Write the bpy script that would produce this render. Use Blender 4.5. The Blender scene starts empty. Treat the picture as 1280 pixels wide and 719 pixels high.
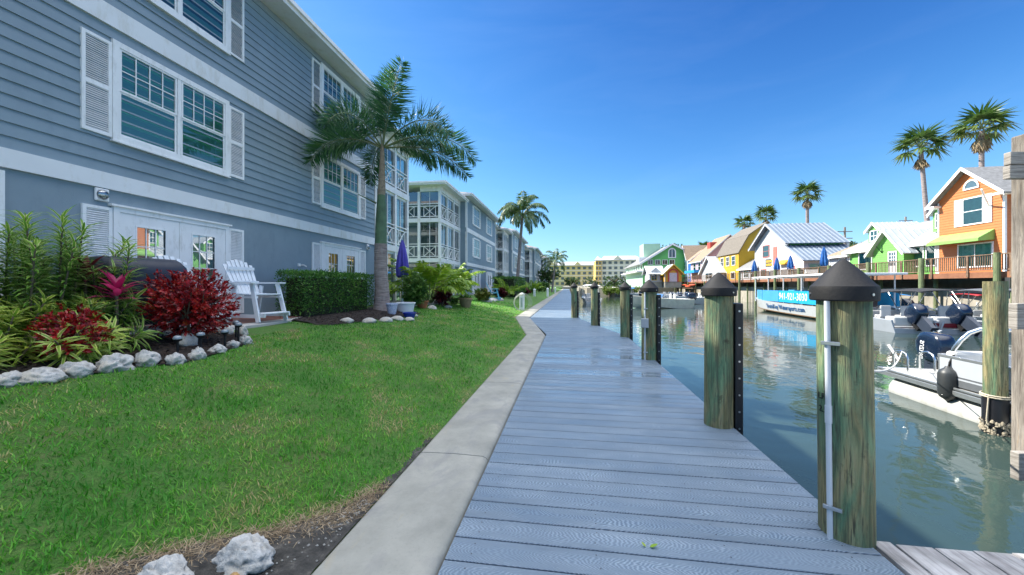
import bpy, math, random
import numpy as np
from mathutils import Vector, Matrix, noise as mnoise
rad = math.radians
scene = bpy.context.scene
COL = scene.collection
RNG = random.Random(11)
NP = np.random.default_rng(5)
V = Vector

# ------------------------------------------------------------------ camera
FPX, CX, CY, EYE = 470.0, 640.0, 357.0, 1.45
YAW = math.atan(70 / 470)
FWD = V((-math.sin(YAW), math.cos(YAW), 0))
RGT = V((math.cos(YAW), math.sin(YAW), 0))
UP = V((0, 0, 1))
CAM = V((0, 0, EYE))
cam = bpy.data.cameras.new('camera'); camo = bpy.data.objects.new('camera', cam)
COL.objects.link(camo); scene.camera = camo
camo.location = CAM; camo.rotation_euler = (rad(90), 0, YAW)
cam.sensor_width = 36; cam.lens = 36 * FPX / 1280; cam.shift_y = -2.5 / 1280
cam.clip_start = 0.05; cam.clip_end = 3000


def ray(px, py):
    return RGT * ((px - CX) / FPX) + FWD + UP * ((CY - py) / FPX)


def PD(px, py, d):                       # point at camera depth d
    return CAM + ray(px, py) * d


def PZ(px, py, z):
    r = ray(px, py); return CAM + r * ((z - EYE) / r.z)


def PX(px, py, X):                       # point on the plane x = X
    r = ray(px, py); return CAM + r * (X / r.x)


def PY(px, py, Y):
    r = ray(px, py); return CAM + r * (Y / r.y)


# ------------------------------------------------------------------ walk geometry
def lerp(pts, y):
    if y <= pts[0][0]: return pts[0][1]
    for (a, b), (c, d) in zip(pts, pts[1:]):
        if y <= c: return b + (d - b) * (y - a) / (c - a)
    return pts[-1][1]


CURB = [(-4, -1.30), (10.85, -1.20), (16.9, -2.38), (160, -2.35)]
DKL = [(-4, -0.655), (11.2, -0.634), (16.5, -1.68), (160, -1.66)]
DKR = [(-4, 1.67), (11.1, 1.67), (16.5, 0.52), (160, 0.50)]
WATER = -1.0
PATIO = 0.68


def zl(x, y):                            # lawn height
    e = lerp(CURB, y)
    t = 0.015 + 0.135 * (e - x)
    n = 0.018 * mnoise.noise(V((x * 0.9, y * 0.9, 0.3)))
    return max(0.0, min(t, 0.655)) + (n if t > 0.05 else 0)


def PL(px, py):                          # point on the lawn under a pixel
    r = ray(px, py); lo = 0.5
    d = 0.5
    while d < 160:
        p = CAM + r * d
        if p.z <= zl(p.x, p.y): return p
        d += 0.02
    return p


# ------------------------------------------------------------------ mesh builder
class MB:
    def __init__(s): s.v = []; s.f = []; s.uv = None

    def add(s, vs, fs):
        o = len(s.v); s.v += [tuple(p) for p in vs]
        s.f += [tuple(i + o for i in f) for f in fs]

    def box(s, a, b):
        x0, y0, z0 = a; x1, y1, z1 = b
        s.add([(x0, y0, z0), (x1, y0, z0), (x1, y1, z0), (x0, y1, z0), (x0, y0, z1), (x1, y0, z1), (x1, y1, z1), (x0, y1, z1)],
              [(0, 3, 2, 1), (4, 5, 6, 7), (0, 1, 5, 4), (1, 2, 6, 5), (2, 3, 7, 6), (3, 0, 4, 7)])

    def bar(s, p, q, w, h, up=UP):       # rectangular bar from p to q
        p, q = V(p), V(q); d = (q - p).normalized()
        if abs(d.dot(up)) > 0.98: up = V((0, 1, 0))
        a = d.cross(up).normalized() * (w / 2); b = a.cross(d).normalized() * (h / 2)
        vs = [p - a - b, p + a - b, p + a + b, p - a + b, q - a - b, q + a - b, q + a + b, q - a + b]
        s.add(vs, [(0, 3, 2, 1), (4, 5, 6, 7), (0, 1, 5, 4), (1, 2, 6, 5), (2, 3, 7, 6), (3, 0, 4, 7)])

    def tube(s, pts, r, n=8, cap=True):
        pts = [V(p) for p in pts]; m = len(pts)
        rs = r if isinstance(r, (list, tuple)) else [r] * m
        o = len(s.v); prev = None
        for i, p in enumerate(pts):
            d = (pts[min(i + 1, m - 1)] - pts[max(i - 1, 0)])
            d = d.normalized() if d.length > 1e-9 else V((0, 0, 1))
            if prev is None:
                a = d.orthogonal().normalized()
            else:
                a = (prev - d * prev.dot(d)); a = a.normalized() if a.length > 1e-6 else d.orthogonal().normalized()
            prev = a; b = d.cross(a)
            for k in range(n):
                t = 2 * math.pi * k / n
                s.v.append(tuple(p + (a * math.cos(t) + b * math.sin(t)) * rs[i]))
        for i in range(m - 1):
            for k in range(n):
                k2 = (k + 1) % n
                s.f.append((o + i * n + k, o + i * n + k2, o + (i + 1) * n + k2, o + (i + 1) * n + k))
        if cap:
            s.f.append(tuple(o + k for k in reversed(range(n))))
            s.f.append(tuple(o + (m - 1) * n + k for k in range(n)))

    def lathe(s, c, prof, n=20, jag=0.0, cap=True):   # prof: (radius, z)
        c = V(c); o = len(s.v); m = len(prof)
        for i, (r, z) in enumerate(prof):
            for k in range(n):
                t = 2 * math.pi * k / n
                rr = r * (1 + jag * mnoise.noise(V((math.cos(t) * 2, math.sin(t) * 2, z * 1.5 + c.y))))
                s.v.append((c.x + rr * math.cos(t), c.y + rr * math.sin(t), c.z + z))
        for i in range(m - 1):
            for k in range(n):
                k2 = (k + 1) % n
                s.f.append((o + i * n + k, o + i * n + k2, o + (i + 1) * n + k2, o + (i + 1) * n + k))
        if cap:
            s.f.append(tuple(o + k for k in reversed(range(n))))
            s.f.append(tuple(o + (m - 1) * n + k for k in range(n)))

    def poly(s, loop, off):              # prism: loop of points pushed along off
        loop = [V(p) for p in loop]; off = V(off); n = len(loop)
        vs = loop + [p + off for p in loop]
        fs = [tuple(reversed(range(n))), tuple(range(n, 2 * n))]
        fs += [(k, (k + 1) % n, n + (k + 1) % n, n + k) for k in range(n)]
        s.add(vs, fs)

    def loft(s, rings, closed=True, cap=True):
        o = len(s.v); n = len(rings[0])
        for r in rings: s.v += [tuple(p) for p in r]
        for i in range(len(rings) - 1):
            for k in range(n if closed else n - 1):
                k2 = (k + 1) % n
                s.f.append((o + i * n + k, o + i * n + k2, o + (i + 1) * n + k2, o + (i + 1) * n + k))
        if cap and closed:
            s.f.append(tuple(o + k for k in reversed(range(n))))
            s.f.append(tuple(o + (len(rings) - 1) * n + k for k in range(n)))

    def quad(s, *ps): s.add(ps, [tuple(range(len(ps)))])

    def build(s, name, mat, parent=None, smooth=False, bevel=0, seg=2, angle=40):
        off = wloc(parent)
        me = bpy.data.meshes.new(name)
        me.from_pydata([(x - off.x, y - off.y, z - off.z) for x, y, z in s.v], [], s.f)
        if s.uv is not None:
            ul = me.uv_layers.new(name='UVMap'); ul.data.foreach_set('uv', np.array(s.uv, dtype=np.float32).ravel())
        if smooth:
            me.shade_smooth() if smooth is True else None
            if smooth is True:
                try: me.set_sharp_from_angle(angle=rad(angle))
                except Exception: pass
        me.validate()
        me.materials.append(mat)
        return link(name, me, parent, bevel, seg)


def link(name, me, parent=None, bevel=0, seg=2):
    o = bpy.data.objects.new(name, me); COL.objects.link(o)
    if parent is not None: o.parent = parent
    if bevel:
        m = o.modifiers.new('bevel', 'BEVEL'); m.width = bevel; m.segments = seg; m.limit_method = 'ANGLE'; m.angle_limit = rad(35)
    return o


def wloc(p):
    t = V((0, 0, 0))
    while p is not None: t = t + p.location; p = p.parent
    return t


def thing(name, label, cat, loc=(0, 0, 0), group=None):
    o = bpy.data.objects.new(name, None); COL.objects.link(o); o.location = loc; o.empty_display_size = 0.2
    return tag(o, label, cat, group)


def tag(o, label=None, cat=None, group=None, kind=None):
    if label: o['label'] = label
    if cat: o['category'] = cat
    if group: o['group'] = group
    if kind: o['kind'] = kind
    return o


def copy_tree(o, parent=None):
    c = o.copy(); COL.objects.link(c)
    if parent is not None: c.parent = parent
    for ch in list(o.children): copy_tree(ch, c)
    return c


# ------------------------------------------------------------------ fast leaf meshes
class Leaves:
    """blades: each 8 vertices (base, 3, 3, tip) or 4 (simple diamond); 'rnd' per leaf, uv u across / v along"""
    def __init__(s): s.P = []; s.D = []; s.N = []; s.L = []; s.W = []; s.B = []; s.R = []

    def add(s, p, d, n, L, W, bend=0.0, r=None):
        s.P.append(tuple(p)); s.D.append(tuple(d)); s.N.append(tuple(n)); s.L.append(L); s.W.append(W); s.B.append(bend)
        s.R.append(RNG.random() if r is None else r)

    def arr(s, P, D, N, L, W, B, Rr):
        s.P += list(map(tuple, P)); s.D += list(map(tuple, D)); s.N += list(map(tuple, N))
        s.L += list(L); s.W += list(W); s.B += list(B); s.R += list(Rr)

    def build(s, name, mat, parent=None, simple=False, fold=0.25):
        off = np.array(wloc(parent)); P = np.array(s.P) - off; n = len(P)
        D = np.array(s.D, float); N = np.array(s.N, float)
        D /= np.linalg.norm(D, axis=1, keepdims=True) + 1e-9
        S = np.cross(D, N); S /= np.linalg.norm(S, axis=1, keepdims=True) + 1e-9
        N = np.cross(S, D)
        L = np.array(s.L)[:, None]; W = np.array(s.W)[:, None] * 0.5; B = np.array(s.B)[:, None]
        R_ = np.array(s.R)

        def at(t, w):                    # point at t along, w across
            return P + D * L * t + N * (L * B * t * t + abs(w) * W * fold) + S * W * w
        if simple:
            X = np.stack([at(0, 0), at(.45, -1), at(1, 0), at(.45, 1)], 1)
            k = 4; uv1 = np.array([(.5, 0), (0, .45), (.5, 1), (1, .45)])
            polys = [(0, 1, 2, 3)]
        else:
            X = np.stack([at(0, 0), at(.3, -.9), at(.3, 0), at(.3, .9), at(.68, -.72), at(.68, 0), at(.68, .72), at(1, 0)], 1)
            k = 8; uv1 = np.array([(.5, 0), (0, .3), (.5, .3), (1, .3), (.1, .68), (.5, .68), (.9, .68), (.5, 1)])
            polys = [(0, 1, 2), (0, 2, 3), (1, 4, 5, 2), (2, 5, 6, 3), (4, 7, 5), (5, 7, 6)]
        return raw_mesh(name, X.reshape(-1, 3), polys, k, n, mat, parent, np.repeat(R_, k), uv1)


def raw_mesh(name, verts, polys, k, n, mat, parent, rnd, uv1=None):
    me = bpy.data.meshes.new(name)
    nv = len(verts); me.vertices.add(nv); me.vertices.foreach_set('co', verts.astype(np.float32).ravel())
    tmpl = np.concatenate([np.array(p) for p in polys]); tot = np.array([len(p) for p in polys])
    loops = (tmpl[None, :] + (np.arange(n) * k)[:, None]).ravel().astype(np.int32)
    tots = np.tile(tot, n).astype(np.int32); starts = np.concatenate([[0], np.cumsum(tots)[:-1]]).astype(np.int32)
    me.loops.add(len(loops)); me.loops.foreach_set('vertex_index', loops)
    me.polygons.add(len(tots)); me.polygons.foreach_set('loop_start', starts)
    try: me.polygons.foreach_set('loop_total', tots)
    except Exception: pass
    me.update(calc_edges=True)
    a = me.attributes.new('rnd', 'FLOAT', 'POINT'); a.data.foreach_set('value', rnd.astype(np.float32))
    if uv1 is not None:
        ul = me.uv_layers.new(name='UVMap'); ul.data.foreach_set('uv', np.tile(uv1[tmpl], (n, 1)).astype(np.float32).ravel())
    me.materials.append(mat)
    return link(name, me, parent)


# ------------------------------------------------------------------ materials
MATS = {}


class NT:
    def __init__(s, name):
        s.m = bpy.data.materials.new(name); s.m.use_nodes = True; s.t = s.m.node_tree; s.t.nodes.clear()
        s.out = s.n('ShaderNodeOutputMaterial'); s.b = s.n('ShaderNodeBsdfPrincipled')
        s.l(s.b.outputs[0], s.out.inputs[0])

    def n(s, typ, **kw):
        o = s.t.nodes.new(typ)
        for k, v in kw.items(): setattr(o, k, v)
        return o

    def l(s, a, b): s.t.links.new(a, b)

    def val(s, sock, v):
        if hasattr(v, 'is_linked') or isinstance(v, bpy.types.NodeSocket): s.l(v, sock)
        else: sock.default_value = v

    def coord(s, which='Object', scale=(1, 1, 1), loc=(0, 0, 0)):
        c = s.n('ShaderNodeTexCoord'); m = s.n('ShaderNodeMapping'); m.inputs['Scale'].default_value = scale; m.inputs['Location'].default_value = loc
        s.l(c.outputs[which], m.inputs['Vector']); return m.outputs[0]

    def pos(s, scale=(1, 1, 1)):
        c = s.n('ShaderNodeNewGeometry'); m = s.n('ShaderNodeMapping'); m.inputs['Scale'].default_value = scale
        s.l(c.outputs['Position'], m.inputs['Vector']); return m.outputs[0]

    def noise(s, vec, scale, detail=4, rough=.55, dist=0):
        o = s.n('ShaderNodeTexNoise'); s.l(vec, o.inputs['Vector']); o.inputs['Scale'].default_value = scale
        o.inputs['Detail'].default_value = detail; o.inputs['Roughness'].default_value = rough; o.inputs['Distortion'].default_value = dist
        return o.outputs['Fac']

    def ramp(s, fac, stops, interp='LINEAR'):
        o = s.n('ShaderNodeValToRGB'); s.l(fac, o.inputs[0]); r = o.color_ramp; r.interpolation = interp
        while len(r.elements) < len(stops): r.elements.new(0.5)
        for e, (p, c) in zip(r.elements, stops):
            e.position = p; e.color = (*c, 1) if len(c) == 3 else c
        return o.outputs[0]

    def mix(s, fac, a, b, mode='MIX'):
        o = s.n('ShaderNodeMix'); o.data_type = 'RGBA'; o.blend_type = mode
        s.val(o.inputs[0], fac)
        for sock, v in ((o.inputs[6], a), (o.inputs[7], b)):
            if isinstance(v, tuple): sock.default_value = (*v, 1) if len(v) == 3 else v
            else: s.l(v, sock)
        return o.outputs[2]

    def math(s, op, a, b=None, c=None):
        o = s.n('ShaderNodeMath'); o.operation = op
        for i, v in enumerate((a, b, c)):
            if v is not None: s.val(o.inputs[i], v)
        return o.outputs[0]

    def bump(s, h, strength=.3, dist=.01):
        o = s.n('ShaderNodeBump'); s.l(h, o.inputs['Height']); o.inputs['Strength'].default_value = strength; o.inputs['Distance'].default_value = dist
        s.l(o.outputs[0], s.b.inputs['Normal']); return o

    def base(s, c):
        if isinstance(c, tuple): s.b.inputs['Base Color'].default_value = (*c, 1)
        else: s.l(c, s.b.inputs['Base Color'])

    def set(s, **kw):
        for k, v in kw.items(): s.val(s.b.inputs[k.replace('_', ' ')], v)


def pbr(name, col, rough=.6, var=.12, vscale=3.0, bump=0.0, bscale=60, metal=0.0, spec=.5, stretch=(1, 1, 1), dirt=None, coat=0):
    if name in MATS: return MATS[name]
    t = NT(name); p = t.pos(stretch)
    n = t.noise(p, vscale, 5, .6)
    lo = tuple(c * (1 - var) for c in col); hi = tuple(min(1, c * (1 + var)) for c in col)
    c = t.ramp(n, [(.3, lo), (.7, hi)])
    if dirt:
        d = t.noise(t.pos((1.3, 1.3, .5)), vscale * 2.3, 6, .7)
        c = t.mix(t.ramp(d, [(.52, (0, 0, 0)), (.75, (1, 1, 1))]), c, dirt)
    t.base(c); t.set(Roughness=rough, Metallic=metal)
    t.b.inputs['Specular IOR Level'].default_value = spec
    if coat: t.b.inputs['Coat Weight'].default_value = coat; t.b.inputs['Coat Roughness'].default_value = .08
    if bump: t.bump(t.noise(p, bscale, 5, .6), bump, .01)
    MATS[name] = t.m; return t.m


def leafmat(name, cols, trans=.35, rough=.45, edge=None, spec=.4):
    """cols: colours along the per-leaf random value; edge: (colour, width) of a paler leaf margin"""
    if name in MATS: return MATS[name]
    t = NT(name); a = t.n('ShaderNodeAttribute'); a.attribute_name = 'rnd'
    c = t.ramp(a.outputs['Fac'], [(i / max(1, len(cols) - 1), k) for i, k in enumerate(cols)])
    if edge:
        uv = t.n('ShaderNodeUVMap'); sx = t.n('ShaderNodeSeparateXYZ'); t.l(uv.outputs[0], sx.inputs[0])
        d = t.math('ABSOLUTE', t.math('SUBTRACT', sx.outputs[0], .5))
        c = t.mix(t.ramp(d, [(edge[1], (0, 0, 0)), (edge[1] + .08, (1, 1, 1))]), c, edge[0])
    t.base(c); t.set(Roughness=rough); t.b.inputs['Specular IOR Level'].default_value = spec
    tr = t.n('ShaderNodeBsdfTranslucent'); t.l(c, tr.inputs[0])
    mx = t.n('ShaderNodeMixShader'); mx.inputs[0].default_value = trans
    t.l(t.b.outputs[0], mx.inputs[1]); t.l(tr.outputs[0], mx.inputs[2]); t.l(mx.outputs[0], t.out.inputs[0])
    MATS[name] = t.m; return t.m


def glass(name, tint=(.75, .9, .88), refl=.25, rough=.01):
    if name in MATS: return MATS[name]
    t = NT(name); t.t.nodes.remove(t.b)
    tr = t.n('ShaderNodeBsdfTransparent'); tr.inputs[0].default_value = (*tint, 1)
    g = t.n('ShaderNodeBsdfGlossy'); g.inputs['Roughness'].default_value = rough; g.inputs[0].default_value = (.95, .97, 1, 1)
    f = t.n('ShaderNodeFresnel'); f.inputs[0].default_value = 1.5
    fac = t.math('ADD', t.math('MULTIPLY', f.outputs[0], 1.0), refl)
    mx = t.n('ShaderNodeMixShader'); t.l(fac, mx.inputs[0]); t.l(tr.outputs[0], mx.inputs[1]); t.l(g.outputs[0], mx.inputs[2])
    t.l(mx.outputs[0], t.out.inputs[0]); MATS[name] = t.m; return t.m


def woodmat(name, cols, scale=(8, 8, .6), rough=.75, bump=.4, knots=True):
    """weathered timber with streaks along z (object z of the mesh)"""
    if name in MATS: return MATS[name]
    t = NT(name); p = t.pos(scale)
    n = t.noise(p, 2.2, 8, .65, .6); n2 = t.noise(t.pos((1.2, 1.2, .7)), 2.0, 4, .6)
    c = t.ramp(n, [(i / (len(cols) - 1) * .5 + .25, k) for i, k in enumerate(cols)])
    dark = tuple(x * .45 for x in cols[0])
    c = t.mix(t.ramp(n2, [(.5, (0, 0, 0)), (.72, (.65, .65, .65))]), c, dark)
    t.base(c); t.set(Roughness=rough); t.bump(n, bump, .012)
    MATS[name] = t.m; return t.m


WHITE = pbr('white_paint', (.82, .825, .83), .45, .04, 2.5, bump=.05, dirt=(.62, .62, .60))
WHITE2 = pbr('white_trim_board', (.76, .77, .78), .5, .05, 1.2, bump=.06, dirt=(.60, .58, .52))
GREYM = pbr('galvanised_metal', (.5, .52, .54), .35, .1, 8, metal=.9)
BLACKP = pbr('black_plastic', (.010, .010, .011), .62, .3, 5, bump=.2, bscale=60, spec=.3)
# ------------------------------------------------------------------ light and sky
EL, AZ = rad(42), math.atan2(-.956, .29)
SUN = V((math.sin(AZ) * math.cos(EL), math.cos(AZ) * math.cos(EL), math.sin(EL)))
SKYK, SKYG, SKYT = .7, 4.0, (2.15, 3.1, 3.95)
FILL_VEIL = (5.9, 5.9, 5.6)
w = bpy.data.worlds.new('World'); scene.world = w; w.use_nodes = True
nt = w.node_tree; bg = nt.nodes['Background']
sky = nt.nodes.new('ShaderNodeTexSky'); sky.sky_type = 'NISHITA'; sky.sun_disc = False
sky.sun_elevation = EL; sky.sun_rotation = AZ; sky.air_density = 1.0; sky.dust_density = .25; sky.ozone_density = 2.2; sky.altitude = 0
# a clear, polarised-looking sky: the bright horizon is rolled off and the whole dome kept blue
def vm(op, a, b):
    o = nt.nodes.new('ShaderNodeVectorMath'); o.operation = op
    for i, q in enumerate((a, b)):
        if isinstance(q, tuple): o.inputs[i].default_value = q
        else: nt.links.new(q, o.inputs[i])
    return o.outputs[0]
den = vm('ADD', vm('MULTIPLY', sky.outputs[0], (SKYK, SKYK, SKYK)), (1, 1, 1))
gm = nt.nodes.new('ShaderNodeGamma'); gm.inputs[1].default_value = SKYG
nt.links.new(vm('MULTIPLY', vm('DIVIDE', sky.outputs[0], den), (SKYK, SKYK, SKYK)), gm.inputs[0])
skc = vm('MULTIPLY', gm.outputs[0], SKYT)
# overhead veil added, out of view, to brighten the shade; faint cirrus wisps below
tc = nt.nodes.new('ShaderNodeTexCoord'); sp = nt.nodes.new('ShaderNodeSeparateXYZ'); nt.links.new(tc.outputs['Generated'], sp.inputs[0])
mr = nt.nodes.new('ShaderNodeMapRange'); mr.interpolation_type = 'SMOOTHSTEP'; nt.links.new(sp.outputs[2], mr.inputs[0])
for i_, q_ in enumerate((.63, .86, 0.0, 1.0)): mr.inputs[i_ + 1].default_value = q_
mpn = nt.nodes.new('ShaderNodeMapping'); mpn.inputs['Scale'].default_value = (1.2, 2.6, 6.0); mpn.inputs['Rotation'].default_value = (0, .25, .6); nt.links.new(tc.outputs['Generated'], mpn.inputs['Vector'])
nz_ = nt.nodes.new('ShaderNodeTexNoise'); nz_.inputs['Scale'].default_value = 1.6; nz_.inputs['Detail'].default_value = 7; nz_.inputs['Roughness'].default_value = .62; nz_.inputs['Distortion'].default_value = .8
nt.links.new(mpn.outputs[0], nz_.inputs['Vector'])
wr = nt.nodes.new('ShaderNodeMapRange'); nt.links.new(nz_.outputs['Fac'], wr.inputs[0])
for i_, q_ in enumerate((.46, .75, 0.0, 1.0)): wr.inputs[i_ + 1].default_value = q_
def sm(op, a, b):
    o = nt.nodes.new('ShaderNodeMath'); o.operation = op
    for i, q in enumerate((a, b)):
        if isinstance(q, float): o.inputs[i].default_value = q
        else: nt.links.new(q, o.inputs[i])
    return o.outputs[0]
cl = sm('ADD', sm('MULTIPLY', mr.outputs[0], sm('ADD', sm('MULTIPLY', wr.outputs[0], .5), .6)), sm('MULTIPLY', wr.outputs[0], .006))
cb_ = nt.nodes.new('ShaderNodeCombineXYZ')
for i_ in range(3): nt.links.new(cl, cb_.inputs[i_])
skc = vm('ADD', skc, vm('MULTIPLY', cb_.outputs[0], FILL_VEIL))
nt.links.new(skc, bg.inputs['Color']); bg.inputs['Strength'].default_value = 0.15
sl = bpy.data.lights.new('sun', 'SUN'); sl.energy = 2.0; sl.angle = rad(.5); sl.color = (1, .94, .84)
so = bpy.data.objects.new('sun', sl); COL.objects.link(so); so.rotation_euler = (-SUN).to_track_quat('-Z', 'Y').to_euler(); so.location = (0, 0, 30)
vs = scene.view_settings; vs.view_transform = 'Standard'; vs.look = 'None'; vs.gamma = 1; vs.use_curve_mapping = False; vs.exposure = 2.33
scene.render.engine = 'CYCLES'
scene.cycles.max_bounces = 8; scene.cycles.transparent_max_bounces = 12; scene.cycles.use_denoising = True
scene.cycles.caustics_reflective = False; scene.cycles.caustics_refractive = False

# ------------------------------------------------------------------ terrain, water
t = NT('soil_bed'); p = t.pos(); n1 = t.noise(p, 14, 8, .7); t.base(t.ramp(n1, [(.3, (.025, .023, .020)), (.55, (.075, .07, .06)), (.75, (.20, .18, .155))]))
t.set(Roughness=.95); t.bump(t.noise(p, 45, 6, .7), .9, .03); SOIL = t.m
SAND = pbr('shore_ground', (.28, .26, .20), .9, .2, .3)
m = MB(); m.quad((-1500, -300, -3.2), (1500, -300, -3.2), (1500, 2500, -3.2), (-1500, 2500, -3.2))
tag(m.build('canal_bed_ground', SAND), kind='structure')

t = NT('canal_water')
p1 = t.pos((1.0, .8, 1)); p2 = t.pos((1, 1, 1))
h1 = t.noise(p1, 1.1, 3, .5, .6); h2 = t.noise(p2, 4.0, 3, .5, .8); h3 = t.noise(p2, .22, 2, .5)
h = t.math('ADD', t.math('ADD', t.math('MULTIPLY', h1, .75), t.math('MULTIPLY', h2, .14)), t.math('MULTIPLY', h3, .9))
t.base(t.ramp(t.noise(p2, .12, 2), [(.3, (.026, .050, .050)), (.7, (.044, .062, .048))]))
t.set(Roughness=.03, IOR=1.33); t.bump(h, .155, .13); t.b.inputs['Specular IOR Level'].default_value = .62
WATERM = t.m
m = MB(); m.quad((-1.2, -30, WATER), (70, -30, WATER), (70, 140, WATER), (-1.2, 140, WATER))
tag(m.build('canal_water', WATERM), kind='structure')

# lawn: one sheet from the seawall cap back past the buildings
t = NT('lawn_ground'); p = t.pos()
a = t.noise(p, 5, 6, .7); b = t.noise(p, 60, 4, .7); c = t.noise(p, .9, 3)
g = t.ramp(b, [(.3, (.04, .10, .014)), (.7, (.11, .26, .03))])
g = t.mix(t.ramp(a, [(.48, (0, 0, 0)), (.68, (.75, .75, .75))]), g, (.17, .155, .065))
g = t.mix(t.ramp(c, [(.4, (0, 0, 0)), (.65, (.5, .5, .5))]), g, (.06, .20, .02))
t.base(g); t.set(Roughness=.9); t.bump(b, .9, .04); LAWN = t.m
ys = list(np.arange(-4, 30, .4)) + list(np.arange(30, 160.1, 4)); m = MB(); nx = 26; o = 0
for y in ys:
    e = lerp(CURB, y)
    for k in range(nx + 1):
        s = (k / nx); x = e - 0.0 - 8.0 * s
        m.v.append((x, y, zl(x, y)))
    m.v.append((-140, y, .655))
W_ = nx + 2
for i in range(len(ys) - 1):
    for k in range(W_ - 1):
        m.f.append((i * W_ + k, (i + 1) * W_ + k, (i + 1) * W_ + k + 1, i * W_ + k + 1))
tag(m.build('lawn', LAWN, smooth=True, angle=80), kind='structure')

# seawall under the cap, its cap with rounded edges and open joints
CONC = NT('cap_concrete'); p = CONC.pos(); n1 = CONC.noise(p, 2.2, 7, .65); n2 = CONC.noise(p, 60, 4, .7); n3 = CONC.noise(CONC.pos((1, .5, 1)), 3.2, 5, .6, .8)
c = CONC.ramp(n1, [(.25, (.19, .19, .165)), (.5, (.285, .28, .24)), (.78, (.38, .365, .315))])
c = CONC.mix(CONC.ramp(n3, [(.50, (0, 0, 0)), (.66, (.75, .75, .75))]), c, (.21, .21, .20))
c = CONC.mix(CONC.ramp(n3, [(.26, (.6, .6, .6)), (.38, (0, 0, 0))]), c, (.35, .30, .20))
c = CONC.mix(CONC.ramp(n2, [(.55, (0, 0, 0)), (.8, (.3, .3, .3))]), c, (.12, .12, .115))
CONC.base(c); CONC.set(Roughness=.8); CONC.bump(n2, .35, .008); CONC = CONC.m
m = MB(); y = -4.0; ncap = 0
brk = [-4, -1.2, 1.0, 3.05, 5.4, 8.1, 10.85, 13.8, 16.75]
while brk[-1] < 156: brk.append(brk[-1] + 3.0)
for y0, y1 in zip(brk, brk[1:]):
    rings = []
    for yy in (y0 + .004, y1 - .006):
        l, r = lerp(CURB, yy), lerp(DKL, yy) - .012
        prof = [(l, -.25), (l, .012), (l + .015, .028), (l + .04, .034), ((l + r) / 2, .040), (r - .05, .034), (r - .018, .024), (r, .004), (r, -.25)]
        rings.append([(x, yy, z) for x, z in prof])
    m.loft(rings)
cap = tag(m.build('seawall_cap_path', CONC, smooth=True, angle=50), kind='structure')
m = MB()
for y0, y1 in zip(brk, brk[1:]):
    m.quad((lerp(DKL, y0) - .06, y0, -.2), (lerp(DKL, y1) - .06, y1, -.2), (lerp(DKL, y1) - .06, y1, -3.2), (lerp(DKL, y0) - .06, y0, -3.2))
tag(m.build('seawall_ground', pbr('seawall_concrete', (.22, .21, .18), .9, .25, 2)), kind='structure')

# boardwalk: every board its own solid, grain runs with the board
t = NT('deck_board'); uv = t.n('ShaderNodeUVMap'); sx = t.n('ShaderNodeSeparateXYZ'); t.l(uv.outputs[0], sx.inputs[0])
u, vv = sx.outputs[0], sx.outputs[1]
mp = t.n('ShaderNodeMapping'); mp.inputs['Scale'].default_value = (2.0, 9, 1); t.l(uv.outputs[0], mp.inputs['Vector'])
nz = t.noise(mp.outputs[0], 1.4, 3, .55)
nlow = t.noise(mp.outputs[0], .45, 2, .5)
cen = t.math('MULTIPLY', t.math('SUBTRACT', nlow, .5), .10)
vc = t.math('SUBTRACT', vv, cen)
arc = t.math('ADD', t.math('ADD', u, t.math('MULTIPLY', t.math('MULTIPLY', vc, vc), 26.0)), t.math('MULTIPLY', nz, .22))
wv = t.math('SINE', t.math('MULTIPLY', arc, 250.0))
wv = t.math('ADD', t.math('MULTIPLY', wv, .5), .5)
wv = t.math('POWER', wv, 1.5)
msk = t.ramp(t.noise(mp.outputs[0], .55, 3, .6), [(.38, (.3, .3, .3)), (.58, (1, 1, 1))])
gr = t.math('MULTIPLY', wv, msk)
at = t.n('ShaderNodeAttribute'); at.attribute_name = 'brd'
basec = t.ramp(at.outputs['Fac'], [(0, (.075, .118, .165)), (1, (.125, .172, .222))])
col = t.mix(t.math('MULTIPLY', gr, .80), basec, (.34, .41, .47))
wp = t.pos((.6, .8, 1)); worn = t.noise(wp, 1.6, 6, .65)
col = t.mix(t.ramp(worn, [(.42, (.55, .55, .55)), (.60, (0, 0, 0))]), col, (.105, .15, .20))
t.base(col)
rb = t.ramp(at.outputs['Fac'], [(0, (.34, .34, .34)), (1, (.62, .62, .62))])
t.b.inputs['Specular IOR Level'].default_value = .5
wt = t.n('ShaderNodeAttribute'); wt.attribute_name = 'sun_gloss'  # extra gloss on mid-walk boards stands in for stripes of reflected sunlight
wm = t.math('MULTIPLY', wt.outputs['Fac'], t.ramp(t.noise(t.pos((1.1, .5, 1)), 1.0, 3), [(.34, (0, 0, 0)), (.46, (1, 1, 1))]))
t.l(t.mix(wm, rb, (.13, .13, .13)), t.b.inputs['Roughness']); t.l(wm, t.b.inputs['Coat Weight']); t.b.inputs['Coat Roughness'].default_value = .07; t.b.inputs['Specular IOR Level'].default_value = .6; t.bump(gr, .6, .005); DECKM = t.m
m = MB(); uvs = []; brd = []; sun_gloss = []; y = -1.6; PIT = .1855; ends = []
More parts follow.
